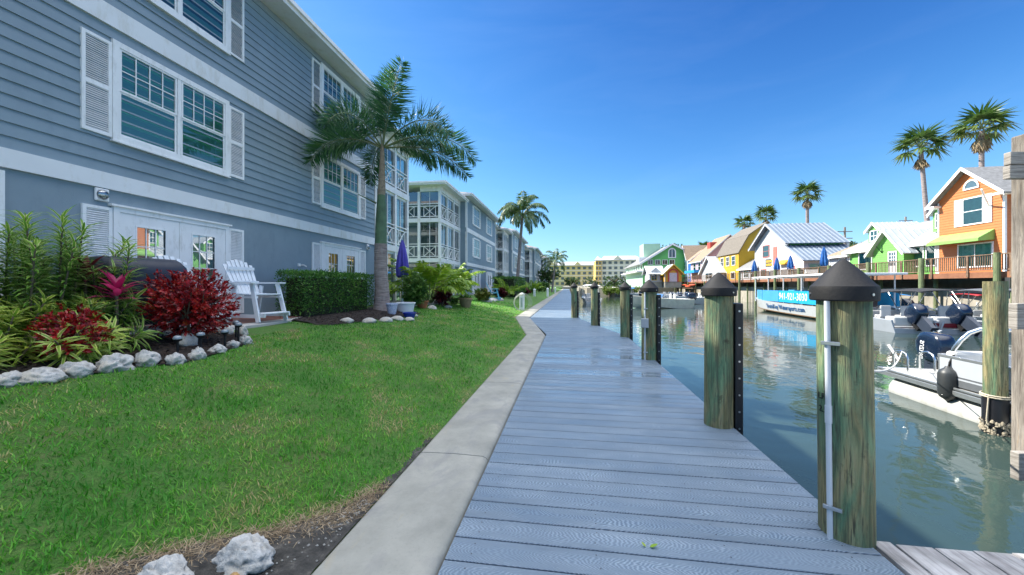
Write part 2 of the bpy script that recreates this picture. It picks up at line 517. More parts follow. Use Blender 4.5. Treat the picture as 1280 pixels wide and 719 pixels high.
while y < 150:
    a_, b_ = y, y + PIT - .0095
    off = RNG.uniform(0, 60); sg = RNG.choice((-1, 1)); rr = RNG.random()
    l0, l1, r0, r1 = lerp(DKL, a_), lerp(DKL, b_), lerp(DKR, a_), lerp(DKR, b_)
    if a_ > 60: l0 = l1 = -1.66
    o = len(m.v); dz = RNG.uniform(-.0012, .0012)
    vs_ = []
    for (zz, ins) in ((-.03, 0), (-.003, 0), (dz, .0035)):
        vs_ += [(l0, a_ + ins, zz), (r0, a_ + ins, zz), (r1, b_ - ins, zz), (l1, b_ - ins, zz)]
    fs_ = [(8, 9, 10, 11), (0, 1, 5, 4), (4, 5, 9, 8), (1, 2, 6, 5), (2, 3, 7, 6), (6, 7, 11, 10), (5, 6, 10, 9), (3, 0, 4, 7), (7, 4, 8, 11)]
    m.add(vs_, fs_)
    for f in fs_:
        for i in f: uvs.append((sg * vs_[i][0] + off, vs_[i][1] - (a_ + b_) / 2))
    brd += [rr] * 12
    wv_ = (RNG.random() ** .7 if RNG.random() < .72 else 0) * max(0, 1 - abs(y - 7.0) / 3.6); sun_gloss += [0 if i % 4 in (1, 2) and y < 7 and False else wv_ for i in range(12)]
    y += PIT
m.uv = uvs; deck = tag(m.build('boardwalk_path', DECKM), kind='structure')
deck.data.attributes.new('brd', 'FLOAT', 'POINT').data.foreach_set('value', np.array(brd, dtype=np.float32))
deck.data.attributes.new('sun_gloss', 'FLOAT', 'POINT').data.foreach_set('value', np.array(sun_gloss, dtype=np.float32))
# stringers below the boards and screws in them
m = MB()
for y0, y1 in zip(brk, brk[1:]):
    m.bar((lerp(DKR, y0) - .1, y0, -.13), (lerp(DKR, y1) - .1, y1, -.13), .05, .19)
    m.bar(((lerp(DKR, y0) + lerp(DKL, y0)) / 2, y0, -.13), ((lerp(DKR, y1) + lerp(DKL, y1)) / 2, y1, -.13), .05, .19)
    m.bar((lerp(DKL, y0) + .08, y0, -.13), (lerp(DKL, y1) + .08, y1, -.13), .05, .19)
tag(m.build('boardwalk_joist_ground', pbr('joist_timber', (.10, .085, .06), .9)), kind='structure')
m = MB(); y = -1.6
while y < 9:
    for xx in (-.52, .16, .85, 1.5):
        for q in (.045, .135):
            x = xx + RNG.uniform(-.012, .012); yy = y + q + RNG.uniform(-.006, .006)
            m.add([(x + .0045 * math.cos(k * 1.047), yy + .0045 * math.sin(k * 1.047), .0022) for k in range(6)], [tuple(range(6))])
    y += PIT
tag(m.build('deck_screw_floor', pbr('screw_head', (.06, .06, .07), .5, metal=.5)), kind='structure')

# weathered finger pier at the lower right
PIERW = woodmat('weathered_plank', [(.17, .155, .145), (.36, .335, .32), (.54, .52, .50), (.44, .40, .36)], (14, .9, 14), .85, .7)
m = MB(); x = 1.70; k = 0
while x < 5.2:
    y1 = 2.40 + RNG.uniform(-.015, .02); dz = RNG.uniform(-.004, .003); wd = .178 if k else .10
    m.box((x, -2.5, -.042 + dz), (x + wd, y1, .004 + dz)); x += wd + .010; k += 1
pier = tag(m.build('weathered_pier_path', PIERW, bevel=.004), kind='structure')
m = MB(); m.box((1.75, 1.9, -.25), (5.2, 2.1, -.045)); m.box((1.75, -.5, -.25), (5.2, -.3, -.045))
tag(m.build('pier_joist_ground', pbr('joist_timber', (.10, .085, .06), .9)), kind='structure')

# ------------------------------------------------------------------ pilings along the walk
def pile_mat(name, seed, lightside=0):
    t = NT(name); p = t.pos((9, 9, .8)); n = t.noise(p, 2.0, 8, .65, 1.0); n2 = t.noise(t.pos((5, 5, 1.3)), 1.3, 5, .6, .6)
    c = t.ramp(n, [(.22, (.07, .075, .030)), (.42, (.155, .14, .06)), (.55, (.30, .255, .12)), (.75, (.42, .36, .21))])
    g = t.ramp(n, [(.25, (.03, .065, .042)), (.5, (.11, .21, .115)), (.75, (.26, .37, .19))])
    c = t.mix(t.ramp(n2, [(.41, (0, 0, 0)), (.62, (1, 1, 1))]), c, g)
    n3 = t.noise(t.pos((3, 3, 2.4)), 2.2, 5, .65)
    c = t.mix(t.ramp(n3, [(.60, (0, 0, 0)), (.72, (.85, .85, .85))]), c, (.05, .042, .022))
    n4 = t.noise(t.pos((60, 60, 2.5)), 2, 3, .6)
    c = t.mix(t.ramp(n4, [(.58, (0, 0, 0)), (.66, (.85, .85, .85))]), c, (.03, .03, .018))
    n5 = t.noise(t.pos((16, 16, .5)), 3, 6, .7, .4); c = t.mix(t.ramp(n5, [(.50, (0, 0, 0)), (.64, (.7, .7, .7))]), c, (.06, .065, .045))
    t.base(c); t.set(Roughness=.75); t.bump(t.math('SUBTRACT', t.noise(t.pos((26, 26, 1.2)), 2, 6, .7), t.math('MULTIPLY', n4, .6)), .9, .02); return t.m


PILEM = pile_mat('green_piling_timber', 0)
FENDM = pbr('black_fender_plastic', (.010, .010, .013), .42, .2, 5)
PVC = pbr('pvc_conduit', (.52, .55, .58), .4, .06, 6)
STEEL = pbr('steel_fitting', (.55, .55, .55), .3, .1, 8, metal=.95)


def piling(x, y, r, top, label, cap=True, strip=None, pipe=False, lean=(0, 0), seed=0, z0=-3.2, box=False, capr=None):
    root = thing('dock_piling', label, 'piling', (x, y, 0), 'capped pilings along the edge of the walk')
    m = MB(); rings = []; n = 36; zs = np.linspace(z0, top, 30)
    for z in zs:
        f = (z - 0) / 1.45
        ring = []
        for k in range(n):
            a = 2 * math.pi * k / n
            rr = r * (1.03 - .03 * f) * (1 + .022 * mnoise.noise(V((math.cos(a) * 1.6 + seed, math.sin(a) * 1.6, z * .7 + seed))) + .010 * mnoise.noise(V((math.cos(a) * 6, math.sin(a) * 6 + seed, z * 1.2))))
            ring.append((x + lean[0] * z + rr * math.cos(a), y + lean[1] * z + rr * math.sin(a), z))
        rings.append(ring)
    m.loft(rings); m.build('pile_shaft', PILEM, root, smooth=True, angle=60)
    tx, ty = x + lean[0] * top, y + lean[1] * top
    if cap:
        R_ = capr or r * 1.26; m = MB()
        prof = [(r * .9, top - .075), (R_ * .97, top - .078), (R_, top - .07), (R_ * 1.01, top - .012), (R_ * .985, top + .006), (R_ * .90, top + .018), (R_ * .55, top + .088), (R_ * .18, top + .148), (R_ * .05, top + .165), (.002, top + .168)]
        m.lathe((tx, ty, 0), prof, 40); c = m.build('pile_cap', BLACKP, root, smooth=True, angle=28)
        m = MB(); dirc = (V((0, 0, 0)) - V((tx, ty, 0))).normalized(); rot = Matrix.Rotation(rad(50), 3, 'Z') @ dirc
        for a in (50, -70):
            m = MB(); dd = Matrix.Rotation(rad(a), 3, 'Z') @ dirc; pp = V((tx, ty, top - .04)) + dd * R_ * .99
            m.tube([pp, pp + dd * .008], .008, 10); m.build('cap_screw', STEEL, c)
    if strip:
        a, zt, wd = strip; m = MB(); d = V((math.cos(a), math.sin(a), 0)); s = V((-d.y, d.x, 0))
        c0 = V((x, y, 0)) + d * (r * 1.02)
        loop = [c0 - s * wd, c0 + s * wd, c0 + s * wd + d * .075, c0 - s * wd + d * .075]
        m.poly([(p.x, p.y, -3.2) for p in loop], (0, 0, 3.2 + zt)); st = m.build('fender_strip', FENDM, root, bevel=.012)
        m = MB(); z = zt - .08
        while z > -.9:
            for side in (s * -1, ):
                p = c0 + d * .038 - s * (wd + .001); p = V((p.x, p.y, z)); m.tube([p, p - s * .004], .010, 8)
            z -= .17
        m.build('fender_bolt', STEEL, st)
    if pipe:
        tc = (V((0, 0, 0)) - V((x, y, 0))); tc.z = 0; tc.normalize(); lt = V((tc.y, -tc.x, 0)) * 1
        lt = lt if lt.dot(RGT) < 0 else -lt
        q = lambda z, k=1.0: V((x + lean[0] * z, y + lean[1] * z, z)) + (tc * .86 + lt * .50).normalized() * (r * 1.01 + .013) * k
        m = MB(); m.tube([q(.0), q(.35), q(.7), q(1.0), q(top - .06)], r * .115, 12)
        m.tube([q(.66), q(.76)], r * .14, 12); pp = m.build('conduit_pipe', PVC, root, smooth=True)
        for z in ((1.12, .18) if not box else (1.0, .15)):
            m = MB(); m.bar(q(z) + lt * .03 + tc * .012, q(z) - lt * .055 + tc * .016, .016, .022)
            m.build('pipe_strap', STEEL, root, bevel=.003)
        if box:
            m = MB(); c = q(.72) + tc * .02; m.poly([c + lt * .07 + UP * .09, c - lt * .07 + UP * .09, c - lt * .07 - UP * .09, c + lt * .07 - UP * .09], tc * .06)
            m.build('junction_box', pbr('grey_box', (.36, .38, .40), .4), root, bevel=.008)
    return root


a0 = rad(-8)
piling(1.615, 2.47, .125, 1.44, 'nearest green piling with a white pipe strapped up its front', pipe=True, lean=(-.012, 0), seed=3)
piling(1.555, 4.2, .132, 1.42, 'thick capped piling with a tall black bolted strip, next beyond the white-piped one', strip=(a0, 1.27, .075), seed=9)
piling(1.585, 7.75, .138, 1.40, 'capped piling with a grey box on its pipe and a black strip', strip=(a0, 1.27, .08), pipe=True, box=True, seed=15)
piling(1.60, 11.0, .13, 1.40, 'capped piling at the outer corner where the walk jogs left', strip=(a0, 1.2, .075), seed=21)
piling(.95, 14.0, .12, 1.42, 'capped piling halfway along the slanted edge of the walk', strip=(rad(15), 1.2, .075), seed=27)
piling(.27, 17.2, .125, 1.42, 'farthest capped piling, where the sunlit strip crosses the walk', strip=(rad(15), 1.2, .075), seed=33)
# ------------------------------------------------------------------ wall frames: (origin, along, outward)
class F:
    def __init__(s, o, u, n): s.o, s.u, s.n = V(o), V(u), V(n)
    def p(s, u, z, n=0.0): return s.o + s.u * u + s.n * n + UP * z


def fb(m, f, u0, u1, z0, z1, n0, n1):     # box in a wall frame
    a = [f.p(u, z, n) for z in (z0, z1) for u, n in ((u0, n0), (u1, n0), (u1, n1), (u0, n1))]
    m.add(a, [(0, 3, 2, 1), (4, 5, 6, 7), (0, 1, 5, 4), (1, 2, 6, 5), (2, 3, 7, 6), (3, 0, 4, 7)])


def frame(m, f, u0, u1, z0, z1, w, n0, n1, wb=None):   # four boards butted round an opening
    wb = w if wb is None else wb
    fb(m, f, u0, u0 + w, z0, z1, n0, n1); fb(m, f, u1 - w, u1, z0, z1, n0, n1)
    fb(m, f, u0 + w, u1 - w, z1 - w, z1, n0, n1); fb(m, f, u0 + w, u1 - w, z0, z0 + wb, n0, n1)


def siding(m, f, u0, u1, z0, z1, lap=.2, dep=.024, zt=None):
    """lapped boards; zt(u) optional gable top line -> boards cut to it"""
    n = max(1, round((z1 - z0) / lap)); h = (z1 - z0) / n
    for i in range(n):
        a, b = z0 + i * h, z0 + (i + 1) * h
        if zt is None: ua0, ua1, ub0, ub1 = u0, u1, u0, u1
        else:
            (ua0, ua1), (ub0, ub1) = zt(a), zt(b)
        m.quad(f.p(ua0, a, dep), f.p(ua1, a, dep), f.p(ub1, b, 0.002), f.p(ub0, b, 0.002))
        m.quad(f.p(ua0, a, 0), f.p(ua1, a, 0), f.p(ua1, a, dep), f.p(ua0, a, dep))


SIDE1 = pbr('grey_blue_siding', (.215, .285, .335), .5, .07, 1.1, bump=.12, bscale=40, dirt=(.185, .25, .295))
STUC1 = pbr('grey_blue_stucco', (.235, .305, .355), .8, .08, 1.0, bump=.5, bscale=110, dirt=(.19, .25, .295))
SHING = pbr('brown_grey_shingle', (.22, .19, .165), .9, .3, 7, bump=.6, bscale=30)
GLASS = glass('window_glass', (.50, .92, .74), .08)
DGLASS = glass('door_glass', (.80, .88, .88), .30)
BLIND = pbr('window_blind', (.22, .56, .34), .6, .05, 3)
CURT = pbr('pale_curtain', (.62, .70, .72), .7, .1, 3)
DARKIN = pbr('dark_interior', (.035, .05, .055), .8, .3, 2)
WARMIN = pbr('warm_interior', (.40, .30, .16), .8, .4, 1.5)
SCREEN = glass('lanai_glass', (.55, .66, .64), .14, .03)
LANIN = pbr('lanai_inner_wall', (.26, .29, .29), .8, .3, .8)


def muntins(m, f, u0, u1, z0, z1, nu, nz, w, n0, n1):
    for i in range(1, nu):
        u = u0 + (u1 - u0) * i / nu; fb(m, f, u - w / 2, u + w / 2, z0, z1, n0, n1)
    for k in range(1, nz):
        z = z0 + (z1 - z0) * k / nz
        for i in range(nu):
            a = u0 + (u1 - u0) * i / nu + w / 2 * (i > 0); b = u0 + (u1 - u0) * (i + 1) / nu - w / 2 * (i < nu - 1)
            fb(m, f, a, b, z - w / 2, z + w / 2, n0, n1)


def window(root, f, u0, u1, z0, z1, sashes=2, detail=2, trim=.10, mat=None, glassm=None, blind=None, label=None, grid=(4, 2), name='window', dark=None):
    """double-hung window(s): frame mesh, with pane / blind sub-parts"""
    mat = mat or WHITE; m = MB()
    frame(m, f, u0, u1, z0, z1, trim, .0, .055, trim * 1.1)
    fb(m, f, u0 - .02, u1 + .02, z0 - .03, z0, .0, .075)
    sw = (u1 - u0 - 2 * trim) / sashes; zi0, zi1 = z0 + trim * 1.1, z1 - trim; zm = (zi0 + zi1) / 2
    pan = MB(); bl = MB(); mun = .018 if detail > 1 else .03
    for s in range(sashes):
        a = u0 + trim + sw * s; b = a + sw
        if s > 0: fb(m, f, a - .035, a + .035, zi0, zi1, .001, .050); 
        a += .04 if s else 0.0; b -= .04 if s < sashes - 1 else 0.0
        if detail > 1:
            frame(m, f, a + .004, b - .004, zi0 + .002, zm + .015, .035, .012, .030)
            frame(m, f, a + .004, b - .004, zm + .015, zi1 - .002, .035, .022, .044)
            muntins(m, f, a + .04, b - .04, zm + .05, zi1 - .04, grid[0], grid[1], mun, .024, .034)
            pan.quad(f.p(a + .035, zi0 + .03, .0205), f.p(b - .035, zi0 + .03, .0205), f.p(b - .035, zm - .015, .0205), f.p(a + .035, zm - .015, .0205))
            pan.quad(f.p(a + .035, zm + .045, .0215), f.p(b - .035, zm + .045, .0215), f.p(b - .035, zi1 - .03, .0215), f.p(a + .035, zi1 - .03, .0215))
        else:
            fb(m, f, a, b, zm - .025, zm + .025, .002, .04)
            muntins(m, f, a, b, zm + .025, zi1, 2, 1, .035, .003, .036)
            muntins(m, f, a, b, zi0, zm - .025, 2, 1, .035, .003, .036)
            pan.quad(f.p(a, zi0, .02), f.p(b, zi0, .02), f.p(b, zi1, .02), f.p(a, zi1, .02))
        if detail > 1 and blind is not None:
            z = zi0 + .05
            while z < zi1 - .05:         # tilted blind slats
                bl.quad(f.p(a + .045, z, .002), f.p(b - .045, z, .002), f.p(b - .045, z + .040, .0095), f.p(a + .045, z + .040, .0095)); z += .046
        else:
            bl.quad(f.p(a, zi0, .008), f.p(b, zi0, .008), f.p(b, zi1, .008), f.p(a, zi1, .008))
    w_ = m.build(name, mat, root)
    if label: w_['label'] = label
    pan.build('pane', glassm or GLASS, w_); bl.build('blind' if blind is not None else 'curtain', blind or dark or DARKIN, w_)
    return w_


def shutter(root, f, u0, u1, z0, z1, detail=2, mat=None):
    m = MB(); mat = mat or WHITE; b = .05
    frame(m, f, u0, u1, z0, z1, b, .004, .045)
    zm = (z0 + z1) / 2; fb(m, f, u0 + b, u1 - b, zm - .035, zm + .035, .004, .044)
    s = m.build('shutter', mat, root); m = MB()
    if detail > 1:
        for (a, c) in ((z0 + b, zm - .035), (zm + .035, z1 - b)):
            z = a
            while z < c - .01:
                m.quad(f.p(u0 + b, z, .038), f.p(u1 - b, z, .038), f.p(u1 - b, z + .034, .012), f.p(u0 + b, z + .034, .012)); z += .036
    else:
        for (a, c) in ((z0 + b, zm - .035), (zm + .035, z1 - b)):
            m.quad(f.p(u0 + b, a, .02), f.p(u1 - b, a, .02), f.p(u1 - b, c, .02), f.p(u0 + b, c, .02))
    m.build('louvre', mat, s)


def french_door(root, f, u0, u1, z0, z1, detail=2, inner=None, mat=None):
    m = MB(); mat = mat or WHITE; t = .09
    fb(m, f, u0, u0 + t, z0, z1, 0, .06); fb(m, f, u1 - t, u1, z0, z1, 0, .06); fb(m, f, u0 + t, u1 - t, z1 - t, z1, 0, .06)
    fb(m, f, u0 - .05, u1 + .05, z1, z1 + .035, 0, .09)
    root2 = m.build('french_door', mat, root)
    um = (u0 + u1) / 2; pan = MB(); inn = MB()
    for a, b in ((u0 + t + .004, um - .004), (um + .004, u1 - t - .004)):
        m = MB(); st = .20 * (b - a) / .85; zb, zt = z0 + .75, z1 - t - .2
        fb(m, f, a, a + st, z0 + .02, z1 - t - .004, .004, .045); fb(m, f, b - st, b, z0 + .02, z1 - t - .004, .004, .045)
        fb(m, f, a + st, b - st, zt, z1 - t - .004, .004, .045); fb(m, f, a + st, b - st, z0 + .02, zb, .004, .045)
        frame(m, f, a + st, b - st, zb, zt, .025, .0455, .055)
        muntins(m, f, a + st + .025, b - st - .025, zb + .025, zt - .025, 3, 3, .018, .028, .036)
        m.build('door_leaf', mat, root2)
        pan.quad(f.p(a + st, zb, .026), f.p(b - st, zb, .026), f.p(b - st, zt, .026), f.p(a + st, zt, .026))
        inn.quad(f.p(a + st, zb, .005), f.p(b - st, zb, .005), f.p(b - st, zt, .005), f.p(a + st, zt, .005))
    pan.build('pane', DGLASS, root2); inn.build('curtain', inner or CURT, root2)
    if detail > 1:
        m = MB(); h = f.p(um - .05, z0 + 1.0, .046); m.tube([h, h + f.n * .05], .012, 8); m.tube([h + f.n * .05, h + f.n * .05 - f.u * .1], .01, 8)
        m.build('door_handle', GREYM, root2)


def wall_lamp(root, f, u, z):
    m = MB(); fb(m, f, u - .10, u + .10, z - .11, z + .11, .002, .045); b = m.build('wall_lamp', WHITE, root, bevel=.02)
    m = MB(); c = f.p(u, z, .045); n = 14
    rings = []
    for i in range(6):
        a = i / 5 * math.pi / 2; rr = .085 * math.cos(a) + .001
        rings.append([c + f.u * rr * math.cos(2 * math.pi * k / n) + UP * rr * math.sin(2 * math.pi * k / n) + f.n * .06 * math.sin(a) for k in range(n)])
    m.loft(rings); m.build('lamp_glass', glass('lamp_globe', (.85, .9, .9), .25), b, smooth=True)


def rail_bay(m, f, u0, u1, z0, n=0.0, h=1.05):
    """white railing bay: top band of flat rails, a framed panel crossed by two diagonals"""
    t = .045
    for z in (z0 + h - .05, z0 + h - .22, z0 + .10):
        fb(m, f, u0, u1, z, z + .05, n, n + t)
    za, zb = z0 + .15, z0 + h - .22; q = min(.26, (u1 - u0) * .18)
    fb(m, f, u0 + q, u0 + q + .035, za, zb, n + .004, n + t - .004); fb(m, f, u1 - q - .035, u1 - q, za, zb, n + .004, n + t - .004)
    m.bar(f.p(u0 + q + .03, za, n + .018), f.p(u1 - q - .03, zb, n + .018), .035, .04, f.n)
    m.bar(f.p(u0 + q + .03, zb, n + .028), f.p(u1 - q - .03, za, n + .028), .035, .04, f.n)


def lanai(root, f, ua, ub, z, recess, depth, eave, ends=(True, True), bays=3):
    """two storeys of screened porch over a ground-floor one: posts, slab bands, railings, glass, roof"""
    n = -recess; e = .22
    posts = [ua + e / 2 + (ub - ua - e) * i / bays for i in range(bays + 1)]
    lev = [(z[0], z[1]), (z[1], z[2]), (z[2], z[3])]
    wallm = MB(); fb(wallm, f, ua + 1.4 * ends[0], ub - 1.4 * ends[1], z[0], eave - .01, n - depth, n - 1.5); wallm.build('lanai_wall', LANIN, root)
    for zf in (z[1], z[2]):
        m = MB(); fb(m, f, ua - .02, ub + .02, zf - .14, zf + .15, n - depth, n + .03); m.build('slab_band', WHITE2, root)
    m = MB(); fb(m, f, ua - .02, ub + .02, eave - .35, eave - .002, n - 1.49, n + .02); m.build('header_beam', WHITE2, root)
    for u in posts:
        m = MB(); fb(m, f, u - .09, u + .09, z[0], eave - .35, n - .16, n + .012); m.build('lanai_post', WHITE, root)
    for zi, (a, b) in enumerate(lev):
        a2 = a + (.15 if zi else 0); b2 = b - .14 if zi < 2 else eave - .35
        for p, q in zip(posts, posts[1:]):
            if zi: 
                m = MB(); rail_bay(m, f, p + .09, q - .09, a2, n - .06); m.build('railing', WHITE, root)
            m = MB(); fb(m, f, (p + q) / 2 - .025, (p + q) / 2 + .025, a2, b2, n - .115, n - .075)
            fb(m, f, p + .09, q - .09, b2 - .12, b2, n - .12, n - .07); s = m.build('lanai_window', WHITE, root)
            m = MB(); m.quad(f.p(p + .09, a2, n - .1), f.p(q - .09, a2, n - .1), f.p(q - .09, b2, n - .1), f.p(p + .09, b2, n - .1)); m.build('pane', SCREEN, s)
    # the end facing back along the walk
    for uend, sg in ((ua, -1), (ub, 1)):
        if not ends[0 if sg < 0 else 1]: continue
        g = F(f.p(uend, 0, n), f.n * -1, f.u * sg)
        wds = [1.6, 3.2, 4.8]; prev = .09
        for wd in wds:
            m = MB(); fb(m, g, wd - .09, wd + .09, z[0], eave - .35, -.16, .012); m.build('lanai_post', WHITE, root)
            for zi, (a, b) in enumerate(lev):
                a2 = a + (.15 if zi else 0); b2 = b - .14 if zi < 2 else eave - .35
                if zi: m = MB(); rail_bay(m, g, prev, wd - .09, a2, -.06); m.build('railing', WHITE, root)
                m = MB(); fb(m, g, (prev + wd) / 2 - .05, (prev + wd) / 2 - .01, a2, b2, -.115, -.075); s = m.build('lanai_window', WHITE, root)
                m = MB(); m.quad(g.p(prev, a2, -.1), g.p(wd - .09, a2, -.1), g.p(wd - .09, b2, -.1), g.p(prev, b2, -.1)); m.build('pane', SCREEN, s)
            prev = wd + .09
        m = MB(); fb(m, g, prev - .08, depth, z[0], eave, -.1, .0); m.build('end_wall', SIDE1, root)
    hip(root, [f.p(ua - .55, eave, n + .55), f.p(ub + .55, eave, n + .55), f.p(ub + .55, eave, n - depth), f.p(ua - .55, eave, n - depth)], f, .30, eave, half=True)


def hip(root, c, f, slope, ze, half=False, th=.2):
    """hip roof over four corners (front-left, front-right, back-right, back-left), soffit + fascia"""
    c = [V(p) for p in c]; m = MB(); m.quad(*[p + UP * 0.0 for p in c]); m.build('soffit', WHITE2, root)
    m = MB()
    for i in range(4):
        p, q = c[i], c[(i + 1) % 4]; d = (q - p).normalized(); out = V((d.y, -d.x, 0)); 
        ctr = sum(c, V((0, 0, 0))) / 4
        if out.dot(p - ctr) < 0: out = -out
        m.poly([p + UP * .002, q + UP * .002, q + UP * th, p + UP * th], out * .025)
        m.poly([p + UP * (th - .09) + out * .0255, q + UP * (th - .09) + out * .0255, q + UP * (th + .025) + out * .0255, p + UP * (th + .025) + out * .0255], out * .07)
    m.build('fascia', WHITE, root)
    w_ = (c[3] - c[0]).length / 2; L = (c[1] - c[0]).length; inw = (c[3] - c[0]).normalized(); al = (c[1] - c[0]).normalized()
    run = min(w_, L / 2); z = th + .03
    a = c[0] + al * run + inw * run + UP * (z + run * slope); b = c[1] - al * run + inw * run + UP * (z + run * slope)
    a2 = c[3] + al * run - inw * run + UP * (z + run * slope); b2 = c[2] - al * run - inw * run + UP * (z + run * slope)
    k = [p + UP * z for p in c]; m = MB()
    m.quad(k[0], k[1], b, a); m.quad(k[2], k[3], a2, b2); m.quad(k[1], k[2], b2, b); m.quad(k[3], k[0], a, a2); m.quad(a, b, b2, a2)
    m.build('roof', SHING, root)


def apartments(label, X, y0, y1, lan, detail=2, cols=None, zo=0.0, near_lanai=None, loc_y=None, depth=13.0):
    """y0..y1: the main block; lan: length of the porch at each end"""
    root = thing('apartment_building', label, 'building', (X, y0, PATIO), 'grey three-storey apartment blocks along the lawn')
    f = F((X, 0, 0), (0, 1, 0), (1, 0, 0)); Z = [PATIO + zo, 3.25 + zo, 6.1 + zo, 8.85 + zo]; ev = 8.85 + zo
    m = MB(); fb(m, f, y0 + .02, y1 - .02, PATIO - .3, Z[1] - .12, -depth, 0); fb(m, f, y0 + .02, y1 - .02, Z[1] - .12, ev, -depth, -.03); m.build('wall', STUC1, root)
    m = MB(); siding(m, f, y0 + .02, y1 - .02, Z[1] + .13, Z[2] - .13); siding(m, f, y0 + .02, y1 - .02, Z[2] + .22, ev - .0)
    for yy, sg in ((y0, -1), (y1, 1)):
        g = F((X, yy, 0), (-1, 0, 0), (0, sg, 0)); siding(m, g, 0.02, depth, Z[1] + .13, Z[2] - .13); siding(m, g, .02, depth, Z[2] + .22, ev)
    m.build('siding', SIDE1, root)
    m = MB(); fb(m, f, y0 - .03, y1 + .03, Z[1] - .13, Z[1] + .145, -.05, .045); fb(m, f, y0 - .03, y1 + .03, Z[2] - .13, Z[2] + .225, -.05, .045); m.build('belt_band', WHITE2, root)
    for yy, d in ((y0, 1), (y1, -1)):
        for za, zb in ((Z[1] + .145, Z[2] - .13), (Z[2] + .225, ev)):
            m = MB(); fb(m, f, min(yy - .03 * d, yy + .12 * d), max(yy - .03 * d, yy + .12 * d), za, zb, -.12, .04); m.build('corner_board', WHITE2, root)
    g0 = F((X, y0 - .03, 0), (-1, 0, 0), (0, -1, 0))
    for c in cols:
        hw = 1.14
        for zz, nm in ((Z[1] + .75, 0), (Z[2] + .78, 1)):
            window(root, f, c - hw, c + hw, zz, zz + 1.76, 2, detail, blind=BLIND if detail > 1 and nm == 0 else None, dark=None if nm else CURT)
            if detail:
                shutter(root, f, c - hw - .42, c - hw - .005, zz + .03, zz + 1.68, detail); shutter(root, f, c + hw + .005, c + hw + .42, zz + .03, zz + 1.68, detail)
        french_door(root, f, c - 1.13, c + 1.13, PATIO + .02, PATIO + 2.16, detail, inner=WARMIN if cols.index(c) == 1 else CURT)
        if detail:
            shutter(root, f, c - 1.13 - .42, c - 1.14, PATIO + .1, PATIO + 2.12, detail); shutter(root, f, c + 1.14, c + 1.55, PATIO + .1, PATIO + 2.12, detail)
    hip(root, [f.p(y0 - .55, ev, .55), f.p(y1 + .55, ev, .55), f.p(y1 + .55, ev, -depth), f.p(y0 - .55, ev, -depth)], f, .33, ev)
    lanai(root, f, y1 + .035, y1 + lan, Z, .55, 9.0, ev - .35, (False, True))
    lanai(root, f, y0 - lan, y0 - .035, Z, .55, 9.0, ev - .35, (True, False))
    return root, f


b1, f1 = apartments('grey clapboard apartment block nearest on the left, filling the edge of the view', -7.9, 3.4, 14.62, 4.5, 2, [6.6, 12.21])
m = MB(); fb(m, f1, 10.05, 10.13, 2.02, 2.10, .001, .04); m.tube([f1.p(10.2, 2.06, .0), f1.p(10.2, 2.06, .09), f1.p(10.28, 2.02, .11)], .018, 8); m.build('wall_tap', WHITE, b1)
wall_lamp(b1, f1, 5.32, 3.0); wall_lamp(b1, f1, 13.95, 2.98)
m = MB(); frame(m, f1, 3.3, 4.19, PATIO+.02, 3.07, .09, .003, .05); fb(m, f1, 3.39, 4.10, 2.3, 2.36, .004, .045); m.build('door_frame', WHITE, b1)
apartments('grey apartment block second along the lawn, behind the big palm with stacked corner porches', -8.4, 30.6, 43.0, 5.0, 1, [34.0, 39.6])
apartments('grey apartment block third along the lawn, behind the tall slender palm', -7.6, 51.5, 66.0, 4.0, 1, [55, 61.5])
apartments('grey apartment block fourth along the lawn, small in the distance', -6.6, 76.0, 92.0, 4.5, 0, [80, 87])
apartments('grey apartment block farthest along the lawn, almost hidden by shrubs', -5.8, 102, 118, 4.5, 0, [106, 113])
# patios
PAT = pbr('patio_concrete', (.42, .41, .39), .8, .12, 1.5, bump=.2, bscale=50)
TERR = pbr('terracotta_paver', (.20, .085, .06), .7, .2, 6)
m = MB(); loop = [(-7.88, 4.2), (-6.4, 4.2), (-6.05, 5.2), (-5.95, 6.5), (-6.0, 7.4), (-6.5, 8.6), (-7.88, 8.9)]
m.poly([(x, y, PATIO - .25) for x, y in loop], (0, 0, .27)); tag(m.build('patio_floor', PAT, bevel=.015), kind='structure')
m = MB(); m.quad((-7.86, 5.3, PATIO + .026), (-6.30, 5.3, PATIO + .026), (-6.30, 8.2, PATIO + .026), (-7.86, 8.2, PATIO + .026)); tag(m.build('patio_tile_floor', TERR), kind='structure')
for X, ya, yb in ((-7.9, 14.6, 19), (-8.4, 31.5, 42), (-7.6, 53, 65)):
    m = MB(); m.box((X - .5, ya, PATIO - .25), (X + 1.6, yb, PATIO + .02)); tag(m.build('patio_floor', PAT, bevel=.015), kind='structure')
# ------------------------------------------------------------------ rocks
ROCKM = NT('pale_coral_rock'); p = ROCKM.coord('Object'); n1 = ROCKM.noise(p, 7, 7, .7); n2 = ROCKM.noise(p, 26, 5, .7); n3 = ROCKM.noise(p, 3, 3)
c = ROCKM.ramp(n1, [(.28, (.15, .145, .125)), (.45, (.42, .41, .38)), (.7, (.64, .63, .60))])
c = ROCKM.mix(ROCKM.ramp(n3, [(.5, (0, 0, 0)), (.7, (.6, .6, .6))]), c, (.36, .30, .19))
c = ROCKM.mix(ROCKM.ramp(n2, [(.60, (0, 0, 0)), (.72, (.8, .8, .8))]), c, (.07, .068, .062))
ROCKM.base(c); ROCKM.set(Roughness=.9); ROCKM.bump(n2, .8, .02); ROCKM = ROCKM.m
import bmesh


